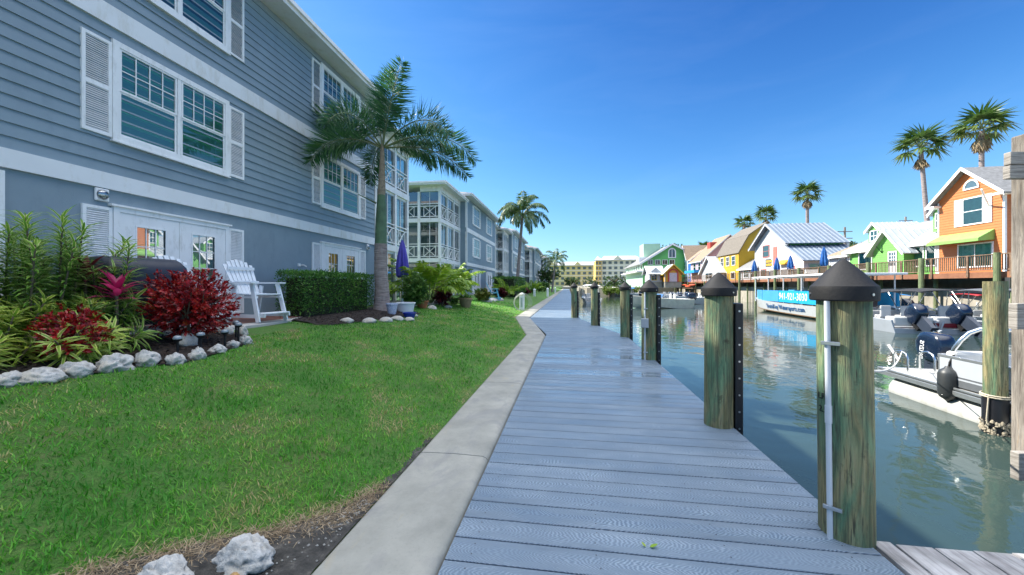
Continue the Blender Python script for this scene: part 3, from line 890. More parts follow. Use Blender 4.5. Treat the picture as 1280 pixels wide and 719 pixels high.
def rock(name, label, loc, size, seed, group=None, sub=3, rough=.28, mat=None, pits=False, rz=0):
    bm = bmesh.new(); bmesh.ops.create_icosphere(bm, subdivisions=sub, radius=1)
    for v in bm.verts:
        d = v.co.normalized(); s = V((seed * 3.1, seed * 1.7, seed * .9))
        k = 1 + rough * mnoise.noise(d * 1.2 + s) + rough * .6 * mnoise.noise(d * 2.6 + s) + rough * .35 * mnoise.noise(d * 6 + s)
        if pits:
            q = mnoise.noise(d * 4.2 + s * 2); k -= .22 * max(0, q - .22) / .3; k += .06 * mnoise.noise(d * 13 + s)
        co = d * k
        # flatten a few facets
        for fx in ((.6, .5, .6), (-.7, .3, .5), (.1, -.8, .5)):
            nn = V(fx).normalized(); t = co.dot(nn)
            if t > .82: co -= nn * (t - .82) * .75
        v.co = V((co.x * size[0], co.y * size[1], co.z * size[2]))
    me = bpy.data.meshes.new(name); bm.to_mesh(me); bm.free(); me.shade_smooth(); me.materials.append(mat or ROCKM)
    o = link(name, me); o.location = loc; o.rotation_euler.z = rz
    return tag(o, label, 'rock', group)


bed = [((10, 482), .20, .10, 'flat pale border rock at the far left edge of the lawn'), ((54, 477), .27, .11, 'long low pale border rock below the yellow-green foliage'),
       ((96, 470), .215, .125, 'pale border rock below the small red croton'), ((144, 463), .235, .145, 'largest rounded border rock of the planting bed'),
       ((184, 456), .205, .14, 'yellowish border rock right of the largest rounded one'), ((219, 455), .165, .115, 'low white border rock at the foot of the nearest solar light'),
       ((247, 449), .16, .12, 'oval border rock between the first two solar lights'), ((272, 441), .16, .09, 'small buff border rock beside the third solar light'), ((291, 434), .14, .08, 'flat border rock near the right end of the bed'),
       ((307, 430), .15, .12, 'white end rock where the border meets the lawn'), ((304, 419), .12, .13, 'upright white rock at the bed corner by the patio')]
for i, ((px, py), w_, h_, lb) in enumerate(bed):
    q = PL(px, py); rock('border_rock', lb, q + V((0, 0, h_ * .35)), (w_ * .52, w_ * .66, h_ * .88), i + 1, 'rocks edging the planting bed', 4, .42, pits=True, rz=RNG.uniform(-.3, .3))
q = PL(240, 437) + V((-.12, .05, 0)); rock('border_rock', 'grey upright rock standing inside the border behind the solar lights', q + V((0, 0, .10)), (.07, .13, .12), 31, 'rocks edging the planting bed')
q = PL(283, 421) + V((-.1, .1, 0)); rock('border_rock', 'round rock in the bed in front of the patio edge', q + V((0, 0, .06)), (.1, .12, .11), 37, 'rocks edging the planting bed')
# two coral boulders and stones in the bare soil in front
SC = [(120, 735), (180, 704), (275, 682), (360, 664), (425, 645), (468, 620)]
scp = [PL(x, min(y, 719)) for x, y in SC]
q = PL(312, 705); rock('coral_boulder', 'large white pitted coral boulder lying in the bare soil', q + V((-.01, -.01, .02)), (.135, .11, .115), 51, None, 5, .3, pits=True)
q = PL(206, 724); rock('coral_boulder', 'white ridged coral boulder partly cut by the bottom edge', q + V((0, -.01, .01)), (.125, .09, .075), 57, None, 5, .34, pits=True)
q = PL(254, 716); rock('soil_stone', 'small flat stone between the two coral boulders', q + V((0, 0, .006)), (.022, .014, .013), 61, None, 3)
q = PL(300, 719); rock('soil_stone', 'small rusty stone at the foot of the large coral boulder', q + V((.0, -.03, .014)), (.026, .022, .02), 63, None, 3, mat=pbr('rusty_stone', (.42, .26, .10), .9, .3, 20, bump=.4, bscale=60))
q = PL(362, 682); rock('soil_stone', 'reddish pebble above the large coral boulder', q + V((0, 0, .008)), (.013, .011, .010), 64, None, 2, mat=pbr('red_pebble', (.30, .12, .06), .8, .2, 20))
q = PL(225, 694); rock('soil_stone', 'tan stone in the straw at the lawn edge', q + V((0, 0, .008)), (.02, .014, .014), 66, None, 2, mat=pbr('tan_pebble', (.36, .30, .20), .8, .2, 20))

# bare soil between lawn and cap: conforming sheet with a ragged edge
edge_pts = [(p_.y, p_.x) for p_ in scp]; edge_pts.sort()


def soil_x(y):                           # x of the lawn/soil border at y
    if y > edge_pts[-1][0]: return lerp(CURB, y) - max(0.0, .02 - (y - edge_pts[-1][0]) * .05)
    if y < edge_pts[0][0]: return edge_pts[0][1] - (edge_pts[0][0] - y) * .35
    return lerp(edge_pts, y)


m = MB(); rows = np.arange(-.2, 3.4, .035); nn = 16
for y in rows:
    a = soil_x(y) - .04 + .05 * mnoise.noise(V((y * 6, 0, 0))); b = lerp(CURB, y) + .002
    for k in range(nn + 1):
        x = a + (b - a) * k / nn
        m.v.append((x, y, zl(x, y) + .006 + .012 * abs(mnoise.noise(V((x * 14, y * 14, 1)))) + .006 * mnoise.noise(V((x * 40, y * 40, 1)))))
for i in range(len(rows) - 1):
    for k in range(nn): o = i * (nn + 1) + k; m.f.append((o, o + 1, o + nn + 2, o + nn + 1))
tag(m.build('bare_soil', SOIL, smooth=True, angle=80), kind='structure')

# ------------------------------------------------------------------ grass
GRASSM = leafmat('grass_blade', [(.045, .23, .014), (.075, .32, .02), (.12, .40, .028), (.18, .42, .04), (.32, .36, .10), (.48, .39, .18), (.50, .38, .22)], .4, .5)
N = 1900000
X = NP.uniform(-9.5, -1.15, N); Y = NP.uniform(.15, 26, N)
D = np.sqrt(X * X + Y * Y + 1.2)
rho = np.minimum(1.0, (1.55 / D) ** 1.65)
keep = NP.random(N) < rho * 1.0
X, Y, D = X[keep], Y[keep], D[keep]
L = Leaves(); bedline = [PL(px, py + 3) for (px, py), *_ in bed]
bl_y = sorted([(b.y, b.x) for b in bedline])


def bed_x(y):                            # lawn is to the right of this
    if y < bl_y[0][0]: return -20
    if y > 7.2: return lerp([(7.2, -5.95), (7.6, -5.25), (10.4, -4.75), (12.2, -4.9), (13.0, -7.0), (14.5, -6.2), (21, -6.0), (22, -6.3), (60, -6.0)], y)
    return lerp(bl_y, y)


for x, y, d in zip(X, Y, D):
    if x > soil_x(y) + .015 * RNG.gauss(0, 1) or x > lerp(CURB, y) - .01: continue
    if y < 6.6 and x < bed_x(y) + .02: continue
    if y >= 6.6 and x < bed_x(y): continue
    pt = mnoise.noise(V((x * 1.3, y * 1.3, 2.0))) + .6 * mnoise.noise(V((x * 4, y * 4, 5.0)))
    rim = max(0, 1 - (soil_x(y) - x) / .16)
    dr = .27 + .80 * pt + RNG.uniform(-.28, .28) + .55 * rim
    h = (.028 + .024 * RNG.random() + .016 * mnoise.noise(V((x * 2, y * 2, 9)))) * (1 - .4 * rim)
    h *= 1.0 + min(.8, d * .03)
    a = RNG.uniform(0, 6.283); ti = RNG.uniform(.1, 1.2)
    dv = (math.cos(a) * ti, math.sin(a) * ti, 1)
    L.add((x, y, zl(x, y) - .004), dv, (-math.cos(a), -math.sin(a), ti), h * 1.15, .0030 + .00115 * d, -RNG.uniform(.0, .45), min(1, max(0, dr)))
tag(L.build('lawn_grass', GRASSM, simple=True), kind='stuff')
# dead straw at the soil edge
L = Leaves()
for i in range(5200):
    y = RNG.uniform(.4, edge_pts[-1][0] + .15); x = soil_x(y) + RNG.gauss(0.01, .07)
    if x > lerp(CURB, y) - .01: continue
    a = RNG.uniform(0, 6.283)
    L.add((x, y, zl(x, y) + .008), (math.cos(a), math.sin(a), RNG.uniform(.0, .6)), (0, 0, 1), RNG.uniform(.03, .09), .0035, RNG.uniform(-.6, .1))
tag(L.build('dead_straw', leafmat('straw', [(.14, .10, .06), (.30, .22, .13), (.46, .37, .24)], .1, .8), simple=True), kind='stuff')
m = MB()
for i in range(420):
    y = RNG.uniform(.3, 2.6); a = soil_x(y); b = lerp(CURB, y) - .02
    if b - a < .05: continue
    x = RNG.uniform(a, b); s = RNG.uniform(.003, .009); z = zl(x, y) + .012
    m.add([(x + s, y, z), (x, y + s * .8, z), (x - s, y, z), (x, y - s * .8, z), (x, y, z + s * .8), (x, y, z - s)], [(0, 1, 4), (1, 2, 4), (2, 3, 4), (3, 0, 4), (1, 0, 5), (2, 1, 5), (3, 2, 5), (0, 3, 5)])
tag(m.build('soil_gravel', pbr('pebble_mix', (.28, .27, .24), .9, .5, 40)), kind='stuff')

# ------------------------------------------------------------------ mulch bed
MULCH = pbr('bark_mulch', (.028, .020, .016), .95, .5, 18, bump=.9, bscale=40)
m = MB(); rows = np.arange(2.2, 7.0, .12)
ext = lambda y: (lerp(bl_y, y) if y <= bl_y[-1][0] else bl_y[-1][1])
for y in rows:
    a, b = -7.89, ext(y) - .02
    for k in range(13):
        x = a + (b - a) * k / 12; m.v.append((x, y, min(.665, zl(x, y)) + .02 + .02 * mnoise.noise(V((x * 5, y * 5, 0)))))
for i in range(len(rows) - 1):
    if rows[i] > 5.6: continue
    for k in range(12): o = i * 13 + k; m.f.append((o, o + 1, o + 14, o + 13))
tag(m.build('mulch_bed_ground', MULCH, smooth=True, angle=80), kind='structure')
L = Leaves()


def chips(fn, n):
    for i in range(n):
        x, y = fn(); a = RNG.uniform(0, 6.283)
        L.add((x, y, min(.665, zl(x, y)) + .025 + RNG.uniform(0, .02)), (math.cos(a), math.sin(a), RNG.uniform(-.2, .35)), (RNG.uniform(-.4, .4), RNG.uniform(-.4, .4), 1), RNG.uniform(.03, .09), RNG.uniform(.008, .022), RNG.uniform(-.2, .2))


def f1():
    y = RNG.uniform(2.4, 5.6); return RNG.uniform(-6.9, ext(y) - .03), y


chips(f1, 5200)
m = MB(); rows = np.arange(7.5, 12.95, .15)
for y in rows:
    a, b = -7.8, bed_x(y) - .03
    for k in range(15):
        x = a + (b - a) * k / 14; m.v.append((x, y, zl(x, y) + .012 + .02 * max(0, min(1, (b - x) / .15)) + .012 * mnoise.noise(V((x * 5, y * 5, 0)))))
for i in range(len(rows) - 1):
    for k in range(14): o = i * 15 + k; m.f.append((o, o + 1, o + 16, o + 15))
tag(m.build('mulch_bed_ground', MULCH, smooth=True, angle=80), kind='structure')
chips(lambda: (lambda y: (bed_x(y) - .04 - abs(RNG.gauss(0, .7)), y))(RNG.uniform(7.6, 12.6)), 4200)
tag(L.build('mulch_chips', leafmat('mulch_chip', [(.015, .011, .009), (.04, .026, .018), (.075, .05, .035)], .0, .9), simple=True), kind='stuff')

# ------------------------------------------------------------------ shrubs
BARK = pbr('shrub_bark', (.14, .105, .075), .9, .3, 20, bump=.5, bscale=60)


def branchy(m, p, n, h, spread, r=.012, seed=0, lv=2):
    tips = []
    for i in range(n):
        a = 6.283 * i / n + RNG.uniform(-.4, .4); e = RNG.uniform(.35, 1.0)
        q = p + V((math.cos(a) * spread * e, math.sin(a) * spread * e, h * RNG.uniform(.55, 1.0)))
        mid = p.lerp(q, .5) + V((RNG.uniform(-.05, .05), RNG.uniform(-.05, .05), .06))
        m.tube([p, mid, q], [r, r * .75, r * .35], 6); tips.append(q)
        for j in range(lv):
            a2 = RNG.uniform(0, 6.283); q2 = mid + V((math.cos(a2), math.sin(a2), .9)) * h * .35; m.tube([mid, q2], [r * .6, r * .25], 5); tips.append(q2)
    return tips


def leafball(L, c, rad3, n, ln, wd, shell=.55, zmin=None, clump=None, bias=.35, cl_n=60):
    """clumped leaf cloud inside an ellipsoid: leaf rosettes on shoots pointing outwards"""
    c = V(c); shoots = []
    for i in range(cl_n):
        while True:
            d = V((RNG.gauss(0, 1), RNG.gauss(0, 1), RNG.gauss(0, 1)));
            if d.length > .1: break
        d.normalize(); rr = RNG.uniform(shell, 1.0) * (1 + .18 * mnoise.noise(d * 2.3 + c))
        q = c + V((d.x * rad3[0] * rr, d.y * rad3[1] * rr, d.z * rad3[2] * rr))
        if zmin is not None and q.z < zmin: q.z = zmin + RNG.uniform(0, .1)
        shoots.append((q, d, RNG.random()))
    for i in range(n):
        q, d, rv = shoots[i % cl_n]
        ax = (d + V((0, 0, .45))).normalized(); a = RNG.uniform(0, 6.283)
        s = ax.orthogonal().normalized(); s = (Matrix.Rotation(a, 3, ax) @ s); tilt = RNG.uniform(.25, 1.4)
        dv = (ax + s * tilt).normalized(); nv = (ax * tilt - s).normalized()
        base = q - ax * RNG.uniform(-.02, ln * 1.1)
        L.add(base, dv, -nv if False else nv, ln * RNG.uniform(.65, 1.2), wd * RNG.uniform(.7, 1.2), RNG.uniform(-.35, .05), min(1, max(0, rv * .6 + RNG.uniform(0, .4))))
    return shoots


CROT = leafmat('croton_leaf', [(.05, .004, .008), (.16, .006, .012), (.36, .010, .016), (.46, .020, .016), (.20, .008, .014), (.50, .09, .018)], .3, .32, spec=.5)


def croton(pos, rx, h, n, label, ln=.085):
    root = thing('croton_shrub', label, 'shrub', pos, 'red croton shrubs in the bed')
    m = MB(); branchy(m, V(pos), 9, h * .8, rx * .75, .014, lv=3); m.build('branches', BARK, root, smooth=True)
    L = Leaves(); leafball(L, V(pos) + V((0, 0, h * .55)), (rx, rx, h * .50), n, ln, ln * .5, .22, pos[2] + .1, cl_n=n // 9)
    L.build('leaves', CROT, root)
    return root


q = V((-5.50, 4.80, .60)); croton(q, .58, 1.08, 11000, 'big round red croton shrub in front of the covered grill', .055)
q = V((-5.42, 3.40, .58)); croton(q, .29, .62, 3200, 'small red croton at the left behind the border rocks', .052)

SONG = leafmat('song_leaf', [(.09, .24, .028), (.13, .31, .04), (.19, .38, .05), (.25, .43, .06)], .4, .4, edge=((.74, .78, .34), .27))
SONGY = leafmat('song_leaf_yellow', [(.15, .31, .03), (.27, .43, .05), (.46, .53, .06)], .4, .4, edge=((.76, .76, .26), .24))


def song(root, stems, L, m, ln=.2, wd=.032):
    for (p0, p1, l) in stems:
        p0, p1 = V(p0), V(p1); mid = p0.lerp(p1, .5) + V((RNG.uniform(-.04, .04), RNG.uniform(-.04, .04), 0))
        m.tube([p0, mid, p1], [.013, .011, .007], 6)
        k = int((p1 - p0).length * l / .0085); ax = (p1 - p0).normalized()
        for i in range(k):
            t = 1 - l + l * (i / k); b = p0.lerp(mid, t * 2) if t < .5 else mid.lerp(p1, t * 2 - 1)
            a = i * 2.399 + RNG.uniform(-.3, .3); s = Matrix.Rotation(a, 3, ax) @ ax.orthogonal().normalized()
            til = .35 + 1.5 * (1 - i / k) ** .7 + RNG.uniform(-.15, .25); dv = (ax + s * til * 1.1).normalized()
            L.add(b + s * .012, dv, (ax * til - s).normalized(), ln * RNG.uniform(.75, 1.15), wd * RNG.uniform(.85, 1.15), -RNG.uniform(.35, .95), RNG.random())


root = thing('variegated_shrub', 'tall cane shrub with cream-edged leaves against the stucco at far left', 'shrub', (-6.7, 3.5, .66), 'cream-edged leafy shrubs at the left of the bed')
L = Leaves(); m = MB(); st = []
for i in range(88):
    x, y = RNG.uniform(-7.3, -5.95), RNG.uniform(2.3, 4.35); h = RNG.uniform(.8, 1.62) * (1 if y < 4 else .85)
    st.append(((x, y, .66), (x + RNG.uniform(-.18, .22), y + RNG.uniform(-.2, .2),   .66 + h), .82))
song(root, st, L, m); m.build('canes', BARK, root, smooth=True); L.build('leaves', SONG, root)
root = thing('variegated_shrub', 'slim leaning cane with cream-edged leaves in front of the door shutter', 'shrub', (-6.7, 4.55, .66), 'cream-edged leafy shrubs at the left of the bed')
L = Leaves(); m = MB(); song(root, [((-6.75, 4.35, .66), (-6.6, 4.75, 2.12), .7), ((-6.8, 4.3, .66), (-6.75, 4.5, 1.7), .7), ((-6.7, 4.35, .66), (-6.4, 4.5, 1.5), .7)], L, m)
m.build('canes', BARK, root, smooth=True); L.build('leaves', SONG, root)
root = thing('variegated_shrub', 'low spreading yellow-green shrub with cream-edged leaves over the mulch', 'shrub', (-6.0, 3.2, .6), 'cream-edged leafy shrubs at the left of the bed')
L = Leaves(); m = MB(); st = []
for i in range(80):
    x, y = RNG.uniform(-6.5, -5.4), RNG.uniform(2.0, 3.75); a = RNG.uniform(-1.2, 1.0); h = RNG.uniform(.28, .72) * (1.0 if x < -5.8 else .6)
    st.append(((x, y, .58), (x + RNG.uniform(.0, .32), y + RNG.uniform(-.2, .3), .58 + h), .85))
song(root, st, L, m, .19, .034); m.build('canes', BARK, root, smooth=True); L.build('leaves', SONGY, root)
root = thing('variegated_shrub', 'arching pale shoot with cream-edged leaves over the small red croton', 'shrub', (-5.95, 3.9, .6), 'cream-edged leafy shrubs at the left of the bed')
L = Leaves(); m = MB(); song(root, [((-6.0, 3.7, .6), (-5.7, 4.20, 1.28), .75), ((-6.0, 3.75, .6), (-5.75, 3.95, 1.22), .75), ((-6.05, 3.6, .6), (-5.7, 3.75, 1.15), .75), ((-5.8, 3.9, .6), (-5.45, 4.1, .86), .8), ((-6, 3.8, .6), (-5.8, 4.3, 1.05), .75)], L, m, .25, .042)
m.build('canes', BARK, root, smooth=True); L.build('leaves', SONG, root)


def rosette(name, label, pos, n, ln, wd, mat, h=.3, cat='plant', group=None, up=.5, stalk=True):
    root = thing(name, label, cat, pos, group); p = V(pos); m = MB(); top = p + V((0, 0, h)); m.tube([p, top], [.022, .016], 8); m.build('stem', BARK, root, smooth=True)
    L = Leaves()
    for i in range(n):
        a = i * 2.399; t = i / n; el = up + 1.1 * t; s = V((math.cos(a), math.sin(a), 0)); dv = s * math.cos(el) + UP * math.sin(el); nv = -s * math.sin(el) + UP * math.cos(el)
        L.add(top - UP * .16 * (1 - t), dv, nv, ln * RNG.uniform(.8, 1.1), wd * RNG.uniform(.8, 1.1), -RNG.uniform(.25, .6), RNG.random())
    L.build('leaves', mat, root); return root


TIP = leafmat('pink_ti_leaf', [(.50, .02, .13), (.66, .05, .22), (.36, .012, .09)], .35, .35)
TID = leafmat('dark_ti_leaf', [(.05, .008, .016), (.16, .01, .03), (.26, .02, .06)], .3, .35)
TIR = leafmat('red_ti_leaf', [(.30, .01, .02), (.5, .02, .03)], .35, .35)
rosette('ti_plant', 'bright magenta ti plant in front of the covered grill', (-5.72, 4.02, .60), 18, .31, .085, TIP, .82, up=.35)
rosette('ti_plant', 'dark maroon ti plant behind the magenta one', (-6.1, 3.95, .62), 24, .34, .07, TID, 1.0, up=.1)

# hedge
HEDGE = leafmat('hedge_leaf', [(.035, .12, .016), (.06, .18, .024), (.10, .25, .034), (.18, .34, .05)], .25, .4)
HCORE = pbr('hedge_twigs', (.018, .022, .010), .95, .4, 12)


def hedge(label, x0, x1, y0, y1, z0, z1, n, ln=.055, name='hedge'):
    root = thing(name, label, 'hedge', ((x0 + x1) / 2, (y0 + y1) / 2, z0)); m = MB(); i = .16
    m.box((x0 + i, y0 + i, z0 + .05), (x1 - i, y1 - i, z1 - i)); m.build('twigs', HCORE, root)
    L = Leaves(); dx, dy, dz = x1 - x0, y1 - y0, z1 - z0
    fs = [((1, 0, 0), dy * dz), ((-1, 0, 0), dy * dz), ((0, 1, 0), dx * dz), ((0, -1, 0), dx * dz), ((0, 0, 1), dx * dy)]
    tot = sum(a for _, a in fs)
    for nrm, a in fs:
        for k in range(int(n * a / tot)):
            u = [RNG.uniform(x0, x1), RNG.uniform(y0, y1), RNG.uniform(z0 + .08, z1)]
            ins = abs(RNG.gauss(0, .07)); ax = [abs(v) for v in nrm].index(1)
            bulge = .07 * mnoise.noise(V((u[0] * 2.2, u[1] * 2.2, u[2] * 2.2))) + (0.05 if RNG.random() < .04 else 0)
            u[ax] = ((x1 if nrm[0] > 0 else x0), (y1 if nrm[1] > 0 else y0), z1)[ax] + nrm[ax] * (bulge - ins)
            if u[2] - z0 < .22 and RNG.random() < .55: continue
            d = (V(nrm) * .8 + V((RNG.gauss(0, .7), RNG.gauss(0, .7), RNG.gauss(.2, .6)))).normalized(); nn_ = d.orthogonal().normalized()
            nn_ = Matrix.Rotation(RNG.uniform(0, 6.28), 3, d) @ nn_
            L.add(u, d, nn_, ln * RNG.uniform(.7, 1.25), ln * .55, -.15, min(1, max(0, .35 + .5 * mnoise.noise(V(u) * 3) + RNG.uniform(-.25, .35))))
    L.build('leaves', HEDGE, root, simple=True)
    return root


hedge('clipped dark green hedge between the tall white chair and the big palm', -6.95, -6.15, 8.1, 11.3, .64, 1.80, 15000, .05)

# ------------------------------------------------------------------ solar lights
CRYS = glass('solar_lens', (.8, .88, .92), .3)
for i, ((px, py), h) in enumerate([((222, 446), .23), ((251, 440), .23), ((281, 436), .24), ((298, 431), .30), ((295, 424), .26)]):
    q = PL(px, py); lb = ['front-most mushroom solar light, in front of the upright grey rock', 'second mushroom solar light, beside the oval rock', 'third mushroom solar light, over the buff rock', 'tall solar light nearest the white end rock', 'rear solar light, half behind the tall one by the patio'][i]
    root = thing('solar_light', lb, 'garden light', q, 'mushroom solar lights along the bed')
    m = MB(); m.tube([q, q + UP * h], .014, 10); m.build('stake', BLACKP, root, smooth=True)
    m = MB(); m.lathe(q + UP * h, [(.03, -.01), (.048, .0), (.05, .012), (.042, .032), (.022, .044), (.002, .046)], 18); m.build('lens', pbr('frosted_lens', (.22, .26, .29), .2, .2, 30, spec=.8), root, smooth=True)
    m = MB(); m.lathe(q + UP * (h - .02), [(.02, -.012), (.045, 0), (.05, .012)], 16); m.build('collar', BLACKP, root, smooth=True)

# ------------------------------------------------------------------ covered grill
def grill():
    cx, cy = -6.40, 4.75; root = thing('covered_grill', 'barbecue grill under a dark navy cover beside the french door', 'grill', (cx, cy, .66))
    COV = pbr('navy_cover_cloth', (.018, .024, .042), .5, .3, 2.5, bump=.35, bscale=9)
    m = MB(); prof = [(.50, .22, 1.0), (.50, .5, 1.0), (.505, .95, 1.0), (.49, 1.06, .98), (.455, 1.15, .80), (.42, 1.19, .66), (.2, 1.20, .5), (.01, 1.20, .3)]
    rings = []
    for k, (hw, z, s) in enumerate(prof):
        ring = []; n = 56
        for i in range(n):
            t = 2 * math.pi * i / n; e = 7.0
            cx_ = abs(math.cos(t)) ** (2 / e) * math.copysign(1, math.cos(t)); sy_ = abs(math.sin(t)) ** (2 / e) * math.copysign(1, math.sin(t))
            fo = 1 + (.035 * mnoise.noise(V((math.cos(t) * 3, math.sin(t) * 3, z * 1.2))) + .02 * math.sin(t * 11 + z * 2) * max(0, (.9 - z)))
            ring.append((cx + .34 * cx_ * s * fo * (hw / .5), cy + .56 * sy_ * fo * (hw / .5 if z < 1.1 else hw / .5), .66 + z + .02 * mnoise.noise(V((math.cos(t) * 2, math.sin(t) * 2, z)))))
        rings.append(ring)
    m.loft(rings); m.build('cover', COV, root, smooth=True, angle=60)
    for yy in (cy - .42, cy + .42):
        for xx in (cx - .22, cx + .22):
            m = MB(); m.bar((xx, yy, .67), (xx, yy, 1.0), .04, .04); m.build('leg', BLACKP, root)
    m = MB(); m.box((cx - .25, cy - .45, .78), (cx + .25, cy + .45, .81)); m.build('shelf', pbr('grill_shelf', (.35, .38, .42), .4), root)


grill()


# ------------------------------------------------------------------ tall adirondack chairs
POLYW = pbr('white_poly_lumber', (.70, .74, .78), .5, .05, 4)


def chair(pos, rz, label):
    """faces local +x; back at -x"""
    root = thing('tall_garden_chair', label, 'chair', (0, 0, 0), 'tall white slatted chairs on the patio')
    W = POLYW; sw = .29
    for s in (-1, 1):
        m = MB(); m.bar((.42, s * .33, 0), (.22, s * .30, .78), .035, .095, V((1, 0, 0))); m.build('front_leg', W, root, bevel=.004)
        m = MB(); m.bar((-.36, s * .32, 0), (-.20, s * .30, .74), .035, .085, V((1, 0, 0))); m.build('back_leg', W, root, bevel=.004)
        m = MB(); m.poly([(-.32, s * .33 - .075, .78), (.34, s * .33 - .085, .78), (.36, s * .33 + .05, .78), (.30, s * .33 + .085, .78), (-.32, s * .33 + .06, .78)], (0, 0, .028)); m.build('arm', W, root, bevel=.004)
        m = MB(); m.bar((-.33, s * .285, .12), (.40, s * .285, .12), .03, .07); m.build('stretcher', W, root, bevel=.003)
    m = MB()
    for i in range(6):
        x0 = -.22 + i * .092; m.box((x0, -sw, .555 - .004 * i + .012 * (i == 5)), (x0 + .082, sw, .578 - .004 * i + .012 * (i == 5)))
    m.box((-.24, -sw, .48), (.34, -sw + .03, .553 - .03)); m.box((-.24, sw - .03, .48), (.34, sw, .553 - .03)); m.build('seat', W, root, bevel=.003)
    m = MB()
    for i in range(7):
        y = (i - 3) * .083; hh = .72 - .05 * ((i - 3) / 3) ** 2 * 2.2; fan = (i - 3) * .014
        b = V((-.22, y * .92, .57)); t = V((-.22 - .34 * hh / .72, y + fan, .57 + hh)); m.bar(b, t, .072, .02, V((1, 0, 0)))
    b = m.build('backrest', W, root, bevel=.004)
    m = MB(); m.bar((-.30, -.31, .80), (-.30, .31, .80), .03, .07); m.bar((-.41, -.3, 1.1), (-.41, .3, 1.1), .022, .06); m.build('back_rail', W, root)
    m = MB()
    for i in range(3): m.box((.30 + i * .085, -.31, .165), (.375 + i * .085, .31, .187))
    m.box((.28, -.31, .10), (.55, -.28, .163)); m.box((.28, .28, .10), (.55, .31, .163)); m.build('footrest', W, root, bevel=.003)
    root.location = pos; root.rotation_euler.z = rz
    return root


chair((-6.45, 7.0, PATIO + .03), rad(-6), 'tall white slatted chair in full view at the right end of the patio')
chair((-6.75, 5.85, PATIO + .03), rad(-4), 'tall white slatted chair mostly hidden behind the big red croton')
# ------------------------------------------------------------------ palms
PALMT = NT('palm_trunk'); p = PALMT.pos((3, 3, 26)); n = PALMT.noise(p, 1.0, 4, .6); n2 = PALMT.noise(PALMT.pos((6, 6, 2)), 2, 5, .65)
c = PALMT.ramp(n, [(.3, (.15, .12, .11)), (.5, (.28, .22, .20)), (.7, (.40, .33, .30))])
c = PALMT.mix(PALMT.ramp(n2, [(.5, (0, 0, 0)), (.7, (.6, .6, .6))]), c, (.34, .33, .31))
PALMT.base(c); PALMT.set(Roughness=.85); PALMT.bump(n, .7, .03); PALMT = PALMT.m
SHAFT = pbr('palm_crownshaft', (.085, .15, .07), .5, .3, 4)
FOX = leafmat('foxtail_leaf', [(.028, .10, .044), (.045, .145, .055), (.075, .20, .065), (.14, .28, .09)], .3, .33)
QUEEN = leafmat('queen_palm_leaf', [(.05, .10, .035), (.08, .15, .05), (.12, .21, .065), (.17, .25, .10)], .3, .4)
FANL = leafmat('fan_palm_leaf', [(.03, .075, .018), (.055, .12, .025), (.10, .17, .035), (.20, .22, .07)], .25, .42)
DEADL = leafmat('dead_palm_leaf', [(.16, .11, .06), (.26, .19, .11), (.33, .25, .15)], .15, .8)
RACH = pbr('palm_leaf_stalk', (.12, .16, .06), .5, .2, 5)


def curve(p, d0, length, droop, n=14):
    pts = [V(p)]; d = V(d0).normalized(); st = length / n
    for i in range(n):
        d = (d + V((0, 0, -droop / n)) * (0.4 + 1.2 * i / n)).normalized(); pts.append(pts[-1] + d * st)
    return pts


def pinnate(root, p, d0, length, droop, mat, lf=.55, wd=.035, per=46, plume=False, hang=.3, start=.16, name='frond', simple=True):
    pts = curve(p, d0, length, droop); m = MB(); m.tube(pts, [.026 * (1 - .85 * i / (len(pts) - 1)) * (length / 2.6) + .003 for i in range(len(pts))], 5)
    fr = m.build(name, RACH, root, smooth=True); L = Leaves()
    n = len(pts) - 1
    for i in range(per):
        t = start + (1 - start) * i / (per - 1); k = min(n - 1, int(t * n)); f_ = t * n - k; b = pts[k].lerp(pts[k + 1], f_); ax = (pts[k + 1] - pts[k]).normalized()
        side = ax.cross(UP); side = side.normalized() if side.length > .05 else V((1, 0, 0)); up_ = side.cross(ax)
        prof = min(1, .45 + 2.0 * (t - start)) * (1 - .62 * max(0, t - .62) / .38)
        if plume: angs = [RNG.uniform(0, 6.283) for _ in range(8)]
        else: angs = [RNG.uniform(-.15, .45), math.pi - RNG.uniform(-.15, .45)]
        for a in angs:
            s = side * math.cos(a) + up_ * math.sin(a); fw = RNG.uniform(.45, .75) if plume else RNG.uniform(.55, .9)
            dv = (s + ax * fw - UP * hang * RNG.uniform(.5, 1.2)).normalized()
            nv = (up_ * math.cos(a) - side * math.sin(a)) if plume else (up_ + s * .3)
            L.add(b, dv, nv, lf * prof * RNG.uniform(.8, 1.1), wd * RNG.uniform(.8, 1.2), -RNG.uniform(.15, .5) if not plume else -RNG.uniform(.0, .35), min(1, max(0, RNG.gauss(.4, .25))))
    L.build('leaflets', mat, fr, simple=simple)
    return fr


def trunk(root, pts, rs, mat=None, n=18, rings=True):
    # subdivide and add ring scars
    P, R_ = [], []
    for i in range(len(pts) - 1):
        k = max(2, int((V(pts[i + 1]) - V(pts[i])).length / .10))
        for j in range(k):
            t = j / k; P.append(V(pts[i]).lerp(V(pts[i + 1]), t)); R_.append((rs[i] + (rs[i + 1] - rs[i]) * t) * (1 + (.018 if (len(P) % 2) else -.018) * rings))
    P.append(V(pts[-1])); R_.append(rs[-1]); m = MB(); m.tube(P, R_, n); return m.build('trunk', mat or PALMT, root, smooth=True, angle=80)


